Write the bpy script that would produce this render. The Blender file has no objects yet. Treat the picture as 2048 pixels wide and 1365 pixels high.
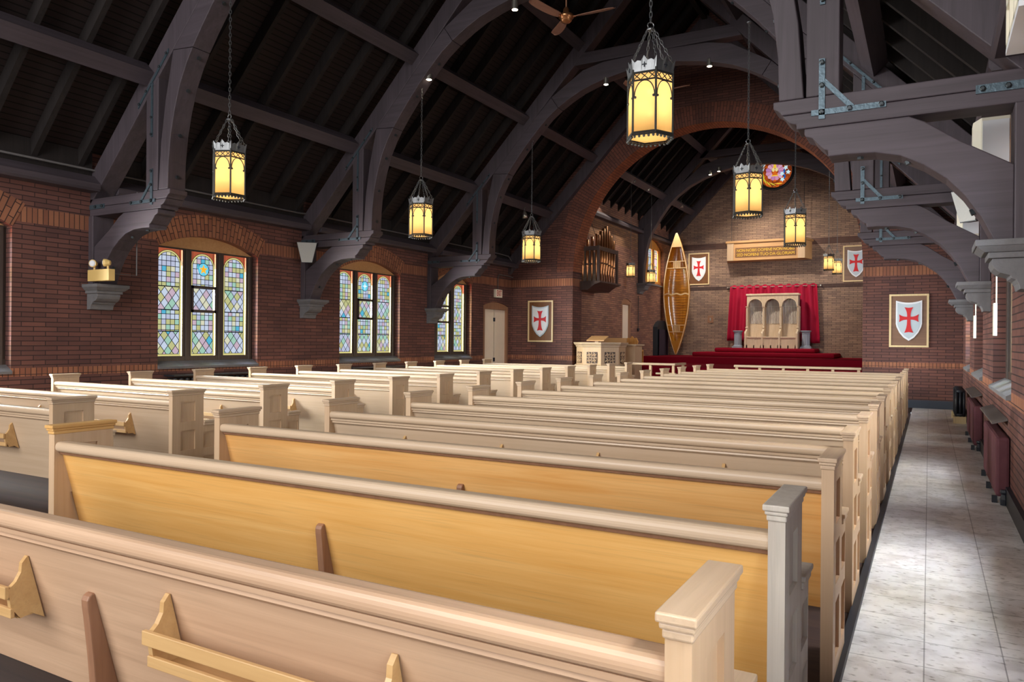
import bpy, bmesh, math, random
from mathutils import Vector, Matrix
PI = math.pi
random.seed(7)
S = bpy.context.scene
COL = S.collection

# ------------------------------------------------------------------ camera
CAM_H, F_PX, YAW, ROLL = 1.364, 1492.855, 0.50976, 0.0084
cd = bpy.data.cameras.new('camera')
cam = bpy.data.objects.new('camera', cd)
COL.objects.link(cam)
cd.sensor_fit = 'HORIZONTAL'
cd.sensor_width = 36.0
cd.lens = F_PX / 2048 * 36.0
cd.shift_y = -(682.5 - 680.88) / 2048
cd.clip_start, cd.clip_end = 0.05, 200
r0 = Vector((math.cos(YAW), math.sin(YAW), 0))
fw = Vector((-math.sin(YAW), math.cos(YAW), 0))
up0 = Vector((0, 0, 1))
rt = r0 * math.cos(ROLL) + up0 * math.sin(ROLL)
up = up0 * math.cos(ROLL) - r0 * math.sin(ROLL)
M = Matrix((rt, up, -fw)).transposed().to_4x4()
M.translation = Vector((0, 0, CAM_H))
cam.matrix_world = M
S.camera = cam

# ------------------------------------------------------------------ world, lights, exposure
S.view_settings.view_transform = 'Standard'
S.view_settings.look = 'None'
S.view_settings.gamma = 1
S.view_settings.use_curve_mapping = False
S.view_settings.exposure = 1.0
cy = S.cycles
cy.max_bounces = 7
cy.diffuse_bounces = 4
cy.glossy_bounces = 3
cy.transmission_bounces = 4
cy.transparent_max_bounces = 12
cy.sample_clamp_indirect = 4.0
cy.sample_clamp_direct = 0.0
cy.caustics_reflective = False
cy.caustics_refractive = False
cy.use_adaptive_sampling = True
cy.adaptive_threshold = 0.015
cy.use_denoising = True
W = bpy.data.worlds.new('sky')
S.world = W
W.use_nodes = True
W.node_tree.nodes['Background'].inputs[0].default_value = (0.80, 0.88, 1.0, 1)
W.node_tree.nodes['Background'].inputs[1].default_value = 0.55

def area(name, loc, target, sx, sy, power, col=(1, 1, 1)):
    l = bpy.data.lights.new(name, 'AREA')
    l.shape = 'RECTANGLE'
    l.size, l.size_y, l.energy, l.color = sx, sy, power, col
    o = bpy.data.objects.new(name, l)
    COL.objects.link(o)
    o.location = loc
    o.rotation_euler = (Vector(target) - Vector(loc)).to_track_quat('-Z', 'Y').to_euler()
    return o

def spot(name, loc, target, power, angle, col=(1, 0.89, 0.73), rad=0.04, blend=0.6):
    l = bpy.data.lights.new(name, 'SPOT')
    l.energy, l.spot_size, l.spot_blend, l.color, l.shadow_soft_size = power, angle, blend, col, rad
    o = bpy.data.objects.new(name, l)
    COL.objects.link(o)
    o.location = loc
    o.rotation_euler = (Vector(target) - Vector(loc)).to_track_quat('-Z', 'Y').to_euler()
    return o

DAY = (0.92, 0.94, 1.08)
def daylight(name, loc, d, sx, sy, power, spread, col=DAY):
    o = area(name, loc, Vector(loc) + Vector(d), sx, sy, power, col)
    o.data.spread = math.radians(spread)
# added fill light behind the camera, shining in through an invented rear opening
daylight('rear_fill_light', (-4.75, -4.6, 4.5), (0, 1, -0.12), 6.6, 5.6, 470, 170, (1, 0.97, 0.93))
# sky light slanting in through the side windows
for yy in (4.15, 8.13, 12.08, 15.2):
    daylight('left_window_daylight', (-11.2, yy - 0.35, 2.0), (1, 0.42, -0.17), 1.9, 1.8, 1300, 95)
for yy in (0.2, 4.65, 8.65, 12.55, 15.9):
    near = yy < 1
    daylight('right_window_daylight', (1.7, yy - 0.3, 2.2), (-1, 0.45, -0.28), 1.9, 1.8, 260 if near else 310, 130)
    if yy < 12:
        daylight('right_window_skylight', (1.55, yy + 0.1, 3.9), (-0.5, 0.12, -1), 1.8, 0.9, (260, 250, 120)[int(yy > 1) + int(yy > 6)], 75)
daylight('chancel_window_and_fill_light', (0.1, 25.3, 4.4), (-1, 0.1, -0.25), 2.0, 1.5, 420, 150)
daylight('chancel_window_and_fill_light', (0.1, 21.2, 4.4), (-1, 0.75, -0.3), 2.0, 1.5, 700, 130)  # added fill towards the throne, through an extra unseen window
daylight('chancel_window_and_fill_light', (-9.5, 25.3, 4.4), (1, 0.15, -0.2), 2.0, 1.5, 260, 140)
# ------------------------------------------------------------------ building blocks
def tag(o, label=None, cat=None, group=None, kind=None):
    if label: o['label'] = label
    if cat: o['category'] = cat
    if group: o['group'] = group
    if kind: o['kind'] = kind
    return o

def empty(name, loc=(0, 0, 0), rz=0.0, parent=None):
    o = bpy.data.objects.new(name, None)
    COL.objects.link(o)
    o.empty_display_size = 0.1
    o.location = loc
    o.rotation_euler = (0, 0, rz)
    if parent: o.parent = parent
    return o

def thing(name, label, cat, loc=(0, 0, 0), rz=0.0, group=None):
    return tag(empty(name, loc, rz), label, cat, group)

def dup(o, parent=None):
    c = o.copy()
    COL.objects.link(c)
    c.parent = parent
    for ch in list(o.children):
        dup(ch, c)
    return c

class MB:
    def __init__(s):
        s.v, s.f, s.uv = [], [], {}
    def add(s, vs, fs, uvs=None):
        b = len(s.v)
        s.v += [tuple(p) for p in vs]
        for i, f in enumerate(fs):
            if uvs: s.uv[len(s.f)] = uvs[i]
            s.f.append(tuple(k + b for k in f))
        return s
    def box(s, x0, x1, y0, y1, z0, z1):
        vs = [(x, y, z) for x in (x0, x1) for y in (y0, y1) for z in (z0, z1)]
        return s.add(vs, [(0, 1, 3, 2), (4, 6, 7, 5), (0, 4, 5, 1), (2, 3, 7, 6), (0, 2, 6, 4), (1, 5, 7, 3)])
    def hexa(s, lo, hi):
        """two quads of four points each"""
        vs = list(lo) + list(hi)
        return s.add(vs, [(3, 2, 1, 0), (4, 5, 6, 7)] + [(i, (i + 1) % 4, (i + 1) % 4 + 4, i + 4) for i in range(4)])
    def prism(s, poly, a, b, axis='y'):
        n = len(poly)
        def P(p, d):
            if axis == 'x': return (d, p[0], p[1])
            if axis == 'y': return (p[0], d, p[1])
            return (p[0], p[1], d)
        vs = [P(p, a) for p in poly] + [P(p, b) for p in poly]
        fs = [tuple(range(n))[::-1], tuple(range(n, 2 * n))]
        fs += [(i, (i + 1) % n, n + (i + 1) % n, n + i) for i in range(n)]
        return s.add(vs, fs)
    def beam(s, p0, p1, w, h, up=(0, 0, 1)):
        p0, p1 = Vector(p0), Vector(p1)
        d = (p1 - p0).normalized()
        side = d.cross(Vector(up))
        if side.length < 1e-4: side = d.cross(Vector((0, 1, 0)))
        side.normalize()
        u = side.cross(d)
        q = [side * (w * a / 2) + u * (h * b / 2) for a, b in ((-1, -1), (1, -1), (1, 1), (-1, 1))]
        return s.hexa([p0 + k for k in q], [p1 + k for k in q])
    def tube(s, path, r, n=8, closed=False, cap=True):
        P = [Vector(p) for p in path]
        m = len(P)
        R = r if isinstance(r, (list, tuple)) else [r] * m
        T = []
        for i in range(m):
            a = P[i - 1] if (i > 0 or closed) else P[i]
            b = P[(i + 1) % m] if (i < m - 1 or closed) else P[i]
            T.append((b - a).normalized())
        nrm = T[0].orthogonal().normalized()
        vs = []
        for i in range(m):
            nrm = (nrm - T[i] * nrm.dot(T[i])).normalized()
            bn = T[i].cross(nrm)
            for k in range(n):
                a = 2 * PI * k / n
                vs.append(P[i] + (nrm * math.cos(a) + bn * math.sin(a)) * R[i])
        fs = []
        for i in range(m if closed else m - 1):
            j = (i + 1) % m
            for k in range(n):
                fs.append((i * n + k, i * n + (k + 1) % n, j * n + (k + 1) % n, j * n + k))
        if cap and not closed:
            fs.append(tuple(range(n))[::-1])
            fs.append(tuple(range((m - 1) * n, m * n)))
        return s.add(vs, fs)
    def lathe(s, prof, n=16, c=(0, 0, 0), axis='z', a0=0.0):
        vs = []
        for r, z in prof:
            for k in range(n):
                a = a0 + 2 * PI * k / n
                p = (r * math.cos(a), r * math.sin(a), z)
                if axis == 'y': p = (p[0], p[2], p[1])
                if axis == 'x': p = (p[2], p[0], p[1])
                vs.append((p[0] + c[0], p[1] + c[1], p[2] + c[2]))
        fs = []
        for i in range(len(prof) - 1):
            for k in range(n):
                fs.append((i * n + k, i * n + (k + 1) % n, (i + 1) * n + (k + 1) % n, (i + 1) * n + k))
        fs.append(tuple(range(n))[::-1])
        fs.append(tuple(range((len(prof) - 1) * n, len(prof) * n)))
        return s.add(vs, fs)
    def bolt(s, p, axis='y', r=0.022, h=0.02):
        return s.lathe([(r, 0), (r, h * .7), (r * .6, h)] if True else [], 6, p, axis)
    def sphere(s, c, r, n=12, m=8, sc=(1, 1, 1)):
        prof = [(r * math.sin(PI * i / m) + 1e-5, -r * math.cos(PI * i / m)) for i in range(m + 1)]
        b = len(s.v)
        s.lathe(prof, n)
        for i in range(b, len(s.v)):
            p = s.v[i]
            s.v[i] = (p[0] * sc[0] + c[0], p[1] * sc[1] + c[1], p[2] * sc[2] + c[2])
        return s
    def xf(s, mat, start=0):
        for i in range(start, len(s.v)):
            s.v[i] = tuple(mat @ Vector(s.v[i]))
        return s
    def build(s, name, mat, parent=None, smooth=False, loc=None, bevel=0.0, recalc=True):
        me = bpy.data.meshes.new(name)
        me.from_pydata(s.v, [], s.f)
        if s.uv:
            lay = me.uv_layers.new(name='UVMap')
            for fi, uvs in s.uv.items():
                p = me.polygons[fi]
                for k, li in enumerate(p.loop_indices):
                    lay.data[li].uv = uvs[k]
        if recalc:
            bm = bmesh.new()
            bm.from_mesh(me)
            bmesh.ops.recalc_face_normals(bm, faces=bm.faces)
            bm.to_mesh(me)
            bm.free()
        if smooth:
            for p in me.polygons: p.use_smooth = True
        me.materials.append(mat)
        o = bpy.data.objects.new(name, me)
        COL.objects.link(o)
        if parent: o.parent = parent
        if loc: o.location = loc
        if bevel:
            m = o.modifiers.new('bevel', 'BEVEL')
            m.width, m.segments, m.limit_method, m.angle_limit = bevel, 2, 'ANGLE', math.radians(40)
        return o

def struct(o):
    o['kind'] = 'structure'
    return o

# ------------------------------------------------------------------ materials
class X:
    """shader-node arithmetic"""
    def __init__(s, nt, sock): s.nt, s.s = nt, sock
    def _m(s, op, *a):
        n = s.nt.nodes.new('ShaderNodeMath')
        n.operation = op
        for i, v in enumerate((s,) + a):
            if isinstance(v, X): s.nt.links.new(v.s, n.inputs[i])
            else: n.inputs[i].default_value = v
        return X(s.nt, n.outputs[0])
    def __add__(s, o): return s._m('ADD', o)
    def __sub__(s, o): return s._m('SUBTRACT', o)
    def __mul__(s, o): return s._m('MULTIPLY', o)
    def __truediv__(s, o): return s._m('DIVIDE', o)
    def floor(s): return s._m('FLOOR')
    def frac(s): return s._m('FRACT')
    def abs(s): return s._m('ABSOLUTE')
    def min(s, o): return s._m('MINIMUM', o)
    def max(s, o): return s._m('MAXIMUM', o)
    def lt(s, o): return s._m('LESS_THAN', o)
    def gt(s, o): return s._m('GREATER_THAN', o)
    def sqrt(s): return s._m('SQRT')
    def inv(s): return X.const(s.nt, 1.0) - s
    @staticmethod
    def const(nt, v):
        n = nt.nodes.new('ShaderNodeValue')
        n.outputs[0].default_value = v
        return X(nt, n.outputs[0])

def sep(nt, vec):
    n = nt.nodes.new('ShaderNodeSeparateXYZ')
    nt.links.new(vec, n.inputs[0])
    return [X(nt, n.outputs[i]) for i in range(3)]

def comb(nt, x, y, z):
    n = nt.nodes.new('ShaderNodeCombineXYZ')
    for i, v in enumerate((x, y, z)):
        if isinstance(v, X): nt.links.new(v.s, n.inputs[i])
        else: n.inputs[i].default_value = v
    return n.outputs[0]

def mixc(nt, fac, a, b, mode='MIX'):
    n = nt.nodes.new('ShaderNodeMix')
    n.data_type = 'RGBA'
    n.blend_type = mode
    if isinstance(fac, X): nt.links.new(fac.s, n.inputs[0])
    else: n.inputs[0].default_value = fac
    for i, v in ((6, a), (7, b)):
        if isinstance(v, tuple): n.inputs[i].default_value = (*v, 1)
        else: nt.links.new(v, n.inputs[i])
    return n.outputs[2]

def srgb(r, g, b):
    f = lambda c: (c / 255 / 12.92) if c / 255 < 0.04045 else ((c / 255 + 0.055) / 1.055) ** 2.4
    return (f(r), f(g), f(b))

def new_mat(name):
    m = bpy.data.materials.new(name)
    m.use_nodes = True
    nt = m.node_tree
    return m, nt, nt.nodes['Principled BSDF']

def plain(name, col, rough=0.6, metal=0.0, var=0.12, vscale=6.0, spec=0.5, bump=0.0, bscale=40):
    m, nt, b = new_mat(name)
    tc = nt.nodes.new('ShaderNodeTexCoord')
    nz = nt.nodes.new('ShaderNodeTexNoise')
    nz.inputs['Scale'].default_value = vscale
    nz.inputs['Detail'].default_value = 4
    nt.links.new(tc.outputs['Object'], nz.inputs['Vector'])
    a = tuple(c * (1 - var) for c in col)
    c = tuple(min(1, k * (1 + var)) for k in col)
    nt.links.new(mixc(nt, X(nt, nz.outputs[0]), a, c), b.inputs['Base Color'])
    b.inputs['Roughness'].default_value = rough
    b.inputs['Metallic'].default_value = metal
    b.inputs['Specular IOR Level'].default_value = spec
    if bump:
        n2 = nt.nodes.new('ShaderNodeTexNoise')
        n2.inputs['Scale'].default_value = bscale
        nt.links.new(tc.outputs['Object'], n2.inputs['Vector'])
        bp = nt.nodes.new('ShaderNodeBump')
        bp.inputs['Strength'].default_value = bump
        bp.inputs['Distance'].default_value = 0.01
        nt.links.new(n2.outputs[0], bp.inputs['Height'])
        nt.links.new(bp.outputs[0], b.inputs['Normal'])
    return m

def wood(name, c1, c2, axis='x', rough=0.5, scale=1.0, spec=0.4, streak=0.35, coat=0.0):
    """grain lines running along one axis"""
    m, nt, b = new_mat(name)
    tc = nt.nodes.new('ShaderNodeTexCoord')
    oi = nt.nodes.new('ShaderNodeObjectInfo')
    x, y, z = sep(nt, tc.outputs['Object'])
    rnd = X(nt, oi.outputs['Random']) * 31.0
    lo, hi = 0.9 * scale, 26.0 * scale
    k = {'x': (lo, hi, hi), 'y': (hi, lo, hi), 'z': (hi, hi, lo)}[axis]
    v = comb(nt, x * k[0] + rnd, y * k[1] + rnd, z * k[2])
    nz = nt.nodes.new('ShaderNodeTexNoise')
    nz.inputs['Scale'].default_value = 1.0
    nz.inputs['Detail'].default_value = 5
    nz.inputs['Roughness'].default_value = 0.62
    nz.inputs['Distortion'].default_value = 0.6
    nt.links.new(v, nz.inputs['Vector'])
    v2 = comb(nt, x * (k[0] * 3) + rnd, y * (k[1] * 5), z * (k[2] * 5))
    n2 = nt.nodes.new('ShaderNodeTexNoise')
    n2.inputs['Scale'].default_value = 1.0
    n2.inputs['Detail'].default_value = 3
    nt.links.new(v2, n2.inputs['Vector'])
    n3 = nt.nodes.new('ShaderNodeTexNoise')
    n3.inputs['Scale'].default_value = 1.3
    nt.links.new(comb(nt, x + rnd, y, z), n3.inputs['Vector'])
    f = ((X(nt, nz.outputs[0]) - 0.5) * 2.4 + 0.5).max(0.0).min(1.0)
    g = ((X(nt, n2.outputs[0]) - 0.55) * 5.0).max(0.0).min(1.0)
    h = ((X(nt, n3.outputs[0]) - 0.5) * 2.0 + 0.5).max(0.0).min(1.0)
    c = mixc(nt, f * 0.65 + h * 0.35, c1, c2)
    c = mixc(nt, g * streak, c, tuple(k * 0.55 for k in c1))
    nt.links.new(c, b.inputs['Base Color'])
    b.inputs['Roughness'].default_value = rough
    b.inputs['Specular IOR Level'].default_value = spec
    b.inputs['Coat Weight'].default_value = coat
    b.inputs['Coat Roughness'].default_value = 0.25
    return m

def brick(name, ca, cb, mortar, bands=(), bw=0.30, bh=0.062, uv=False, rough=0.75, soldier=None):
    """running-bond brickwork; bands = (z0, z1, colour_a, colour_b, soldier) courses"""
    m, nt, b = new_mat(name)
    tc = nt.nodes.new('ShaderNodeTexCoord')
    ge = nt.nodes.new('ShaderNodeNewGeometry')
    if uv:
        u, z, _ = sep(nt, tc.outputs['UV'])
    else:
        px, py, z = sep(nt, ge.outputs['Position'])
        nx, ny, nz_ = sep(nt, ge.outputs['True Normal'])
        sel = nx.abs().gt(0.6)
        u = py * sel + px * sel.inv()
    def bt(w, h, c1, c2, mo=0.006, sw=False):
        n = nt.nodes.new('ShaderNodeTexBrick')
        nt.links.new(comb(nt, u, z, 0.0), n.inputs['Vector'])
        n.inputs['Scale'].default_value = 1.0
        n.inputs['Brick Width'].default_value = w
        n.inputs['Row Height'].default_value = h
        n.inputs['Mortar Size'].default_value = mo
        n.inputs['Mortar Smooth'].default_value = 0.2
        n.inputs['Bias'].default_value = 0.0
        n.inputs['Color1'].default_value = (*c1, 1)
        n.inputs['Color2'].default_value = (*c2, 1)
        n.inputs['Mortar'].default_value = (*mortar, 1)
        if sw: n.offset = 0.0
        return n
    base = bt(bw, bh, ca, cb)
    col = base.outputs[0]
    fac = X(nt, base.outputs[1])
    for z0, z1, c1, c2, sold in bands:
        n = bt(0.068, (z1 - z0) * 4, c1, c2, 0.005, True) if sold else bt(bw, bh, c1, c2)
        ins = z.gt(z0) * z.lt(z1)
        col = mixc(nt, ins, col, n.outputs[0])
    nzt = nt.nodes.new('ShaderNodeTexNoise')
    nzt.inputs['Scale'].default_value = 1.1
    nzt.inputs['Detail'].default_value = 6
    nt.links.new(ge.outputs['Position'], nzt.inputs['Vector'])
    f = ((X(nt, nzt.outputs[0]) - 0.5) * 2.2 + 0.5).max(0.0).min(1.0)
    col = mixc(nt, 1.0, col, mixc(nt, f, (0.72, 0.72, 0.74), (1.2, 1.15, 1.1)), 'MULTIPLY')
    nt.links.new(col, b.inputs['Base Color'])
    b.inputs['Roughness'].default_value = rough
    b.inputs['Specular IOR Level'].default_value = 0.35
    bp = nt.nodes.new('ShaderNodeBump')
    bp.inputs['Strength'].default_value = 0.35
    bp.inputs['Distance'].default_value = 0.006
    nt.links.new(fac.inv().s, bp.inputs['Height'])
    nt.links.new(bp.outputs[0], b.inputs['Normal'])
    return m

def emit(name, col, strength):
    m, nt, b = new_mat(name)
    b.inputs['Base Color'].default_value = (*col, 1)
    b.inputs['Emission Color'].default_value = (*col, 1)
    b.inputs['Emission Strength'].default_value = strength
    return m

ZL0, ZL1, ZB0, ZB1 = 0.848, 0.957, 2.822, 3.018
R1, R2, RM = srgb(119, 80, 72), srgb(95, 65, 61), srgb(58, 43, 42)
O1, O2 = srgb(165, 112, 84), srgb(138, 90, 70)
MBRICK = brick('dark_red_brick', R1, R2, RM, [(ZL0, ZL1, O1, O2, True), (ZB0, ZB1, O1, O2, True)])
MBRICKC = brick('tan_brick', srgb(166, 138, 118), srgb(134, 110, 98), srgb(86, 73, 68),
                [(4.70, 4.92, srgb(98, 70, 62), srgb(84, 60, 54), False), (3.22, 3.36, srgb(82, 60, 54), srgb(72, 52, 48), False)], bw=0.26)
MBRICKS = brick('chancel_side_brick', srgb(162, 118, 98), srgb(128, 92, 82), srgb(80, 62, 56),
                [(4.35, 4.9, srgb(160, 118, 86), srgb(128, 96, 76), False)])
MRING = brick('arch_brick', srgb(128, 80, 66), srgb(104, 66, 57), srgb(62, 44, 40), bw=0.235, bh=0.068, uv=True)
MRINGO = brick('window_arch_brick', O1, O2, RM, bw=0.2, bh=0.068, uv=True)
MTIMB = {a: wood('dark_timber_' + a, srgb(62, 55, 60), srgb(86, 77, 84), a, 0.55, 0.5, 0.35, 0.3) for a in 'xyz'}
MRAFT = wood('rafter_timber', srgb(34, 30, 30), srgb(48, 43, 42), 'z', 0.7, 0.5, 0.2, 0.3)
MIRON = plain('wrought_iron', srgb(84, 100, 110), 0.45, 0.6, 0.25, 30, bump=0.3)
MBOLT = plain('bolt_iron', srgb(60, 66, 70), 0.45, 0.6)
OAK = srgb(202, 178, 152), srgb(184, 158, 130)
MOAKX = wood('pale_oak_x', *OAK, 'x', 0.40, 1.0, 0.5, 0.14)
MOAKY = wood('pale_oak_y', srgb(206, 180, 152), srgb(184, 156, 128), 'y', 0.45, 1.0, 0.5, 0.3)
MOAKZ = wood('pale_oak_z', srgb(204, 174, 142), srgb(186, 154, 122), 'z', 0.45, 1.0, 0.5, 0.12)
MGOLD = wood('golden_oak', srgb(234, 186, 116), srgb(212, 152, 74), 'x', 0.3, 1.0, 0.5, 0.35, 0.15)
MGOLD2 = wood('honey_oak', srgb(232, 184, 120), srgb(208, 146, 76), 'x', 0.32, 1.0, 0.5, 0.4, 0.1)
MTAN = wood('tan_oak', srgb(208, 174, 144), srgb(178, 144, 116), 'x', 0.4, 1.0, 0.5, 0.3)
MGOLDZ = wood('golden_oak_z', srgb(226, 168, 92), srgb(196, 130, 56), 'z', 0.4, 1.0, 0.5, 0.35)
MGOLDY = wood('golden_oak_y', srgb(226, 184, 120), srgb(200, 150, 86), 'y', 0.4, 1.0, 0.5, 0.35)
MGREY = wood('worn_grey_oak', srgb(196, 188, 176), srgb(168, 156, 144), 'z', 0.5, 1.0, 0.4, 0.4)
MRACK = wood('rack_oak', srgb(208, 170, 118), srgb(182, 142, 92), 'x', 0.4, 1.0, 0.5, 0.3)
MFIN = wood('brown_oak', srgb(158, 116, 88), srgb(130, 92, 70), 'z', 0.5, 1.0, 0.4, 0.35)
MSTONE = plain('grey_stone', srgb(112, 111, 113), 0.8, 0, 0.2, 14, 0.3, 0.25, 60)
MFRAME = wood('window_frame_wood', srgb(56, 46, 42), srgb(74, 62, 56), 'z', 0.4, 1.0, 0.5)
MBLACK = plain('black_paint', srgb(34, 38, 46), 0.5)
MBASE = plain('slate_blue_baseboard', srgb(58, 64, 76), 0.5)
MPEWTER = plain('pewter', srgb(120, 122, 124), 0.45, 0.85, 0.15, 30)
MDPEW = plain('dark_pewter', srgb(70, 70, 68), 0.5, 0.7, 0.15, 30)
MSTEEL = plain('satin_steel', srgb(190, 185, 175), 0.3, 0.9)
MBEIGE = plain('beige_enamel', srgb(228, 222, 204), 0.5, 0, 0.05)
MGRILLE = plain('grey_grille', srgb(178, 178, 174), 0.7, 0, 0.12, 120)
MDUCT = plain('grey_conduit', srgb(92, 88, 88), 0.6)
MBOARD = plain('brown_grey_board', srgb(88, 80, 77), 0.6)
MSTRIP = plain('cream_strip', srgb(206, 204, 184), 0.6)
MYELL = plain('cream_yellow_plastic', srgb(226, 192, 120), 0.5, 0, 0.06)
MRED = plain('red_carpet', srgb(134, 14, 36), 0.95, 0, 0.3, 60, 0.1, 0.5, 300)
MCURT = plain('crimson_curtain', srgb(168, 14, 54), 0.75, 0, 0.12, 3, 0.3)
MWHITE = plain('white_paint', srgb(232, 236, 242), 0.5, 0, 0.04)
MSHGREY = plain('pale_blue_grey_paint', srgb(190, 204, 214), 0.5, 0, 0.04)
MCROSS = plain('red_paint', srgb(205, 24, 34), 0.5, 0, 0.05)
MPLAQ = wood('walnut_board', srgb(128, 84, 48), srgb(104, 66, 38), 'z', 0.5, 0.6)
MPALEF = wood('pale_frame', srgb(236, 214, 166), srgb(220, 194, 144), 'z', 0.45, 1.0)
MCOL = plain('blue_grey_pedestal', srgb(150, 158, 172), 0.6, 0, 0.06)
MTHRO = wood('throne_oak', srgb(216, 194, 168), srgb(188, 164, 136), 'z', 0.5, 1.0)
MCANOE = wood('canoe_cedar', srgb(206, 140, 44), srgb(166, 102, 26), 'z', 0.16, 0.7, 0.6, 0.4, 0.7)
MCANOER = wood('canoe_rail', srgb(232, 196, 146), srgb(208, 166, 112), 'z', 0.35, 1.0)
MCOPP = plain('copper_pipe', srgb(200, 140, 96), 0.28, 0.9, 0.12, 8)
MGREENM = plain('verdigris_pipe', srgb(110, 124, 100), 0.5, 0.4)
MWALN = wood('dark_walnut', srgb(58, 42, 38), srgb(78, 58, 52), 'z', 0.5, 0.8)
MSIGN = wood('sign_oak', srgb(206, 162, 112), srgb(182, 134, 86), 'x', 0.45, 1.0)
MGOLDL = plain('gold_leaf', srgb(228, 186, 60), 0.35, 0.35, 0.1)
MCOVER = plain('maroon_cover', srgb(98, 60, 66), 0.8, 0, 0.25, 9, 0.2, 0.3, 30)
MBROWNF = wood('fan_blade', srgb(168, 122, 102), srgb(132, 92, 76), 'x', 0.35, 1.0)
MDOOR = plain('cream_door', srgb(238, 220, 198), 0.5, 0, 0.05)
MPURP = plain('dark_purple_cloth', srgb(52, 36, 48), 0.9, 0, 0.2)
MLAMP = emit('lamp_face', (1, 0.86, 0.62), 9)
MFLOORD = wood('dark_floor_boards', srgb(56, 46, 45), srgb(80, 62, 56), 'x', 0.7, 0.5, 0.12, 0.3)
MCARP = plain('charcoal_carpet', srgb(27, 30, 38), 0.95, 0, 0.2, 20, 0.05)

# ceiling boards: dark, with bead lines along the nave
MCEIL, nt, b = new_mat('dark_beadboard')
px, py, pz = sep(nt, nt.nodes.new('ShaderNodeNewGeometry').outputs['Position'])
fr = (pz / 0.062).frac()
ln = fr.lt(0.16)
cc = mixc(nt, ln, srgb(46, 37, 36), srgb(20, 16, 16))
nt.links.new(cc, b.inputs['Base Color'])
b.inputs['Roughness'].default_value = 0.7
b.inputs['Specular IOR Level'].default_value = 0.2

# aisle tiles: mottled pale vinyl squares with thin dark joints
MTILE, nt, b = new_mat('mottled_floor_tiles')
geo = nt.nodes.new('ShaderNodeNewGeometry')
px, py, pz = sep(nt, geo.outputs['Position'])
T = 0.3
fx, fy = ((px + 0.31) / T).frac(), (py / T).frac()
ed = fx.min(fx.inv()).min(fy.min(fy.inv()))
n1 = nt.nodes.new('ShaderNodeTexNoise')
n1.inputs['Scale'].default_value = 1.0
n1.inputs['Detail'].default_value = 6
nt.links.new(comb(nt, px * 22.0, py * 40.0, 0.0), n1.inputs['Vector'])
n2 = nt.nodes.new('ShaderNodeTexNoise')
n2.inputs['Scale'].default_value = 2.2
nt.links.new(geo.outputs['Position'], n2.inputs['Vector'])
spk = ((X(nt, n1.outputs[0]) - 0.57) * 6.0).max(0.0).min(1.0)
ca = mixc(nt, X(nt, n2.outputs[0]), srgb(218, 215, 214), srgb(240, 238, 238))
wn = nt.nodes.new('ShaderNodeTexWhiteNoise')
nt.links.new(comb(nt, ((px + 0.31) / T).floor(), (py / T).floor(), 0.0), wn.inputs['Vector'])
ca = mixc(nt, 1.0, ca, mixc(nt, X(nt, wn.outputs[0]), (0.9, 0.9, 0.9), (1.05, 1.04, 1.02)), 'MULTIPLY')
n4 = nt.nodes.new('ShaderNodeTexNoise')
n4.inputs['Scale'].default_value = 7.0
n4.inputs['Detail'].default_value = 8
nt.links.new(geo.outputs['Position'], n4.inputs['Vector'])
ca = mixc(nt, ((X(nt, n4.outputs[0]) - 0.45) * 3.0).max(0.0).min(0.55), ca, srgb(180, 173, 168))
ca = mixc(nt, spk * 0.85, ca, srgb(96, 84, 72))
ca = mixc(nt, ed.lt(0.009) * 0.6, ca, srgb(60, 56, 54))
nt.links.new(ca, b.inputs['Base Color'])
b.inputs['Roughness'].default_value = 0.42

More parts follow.
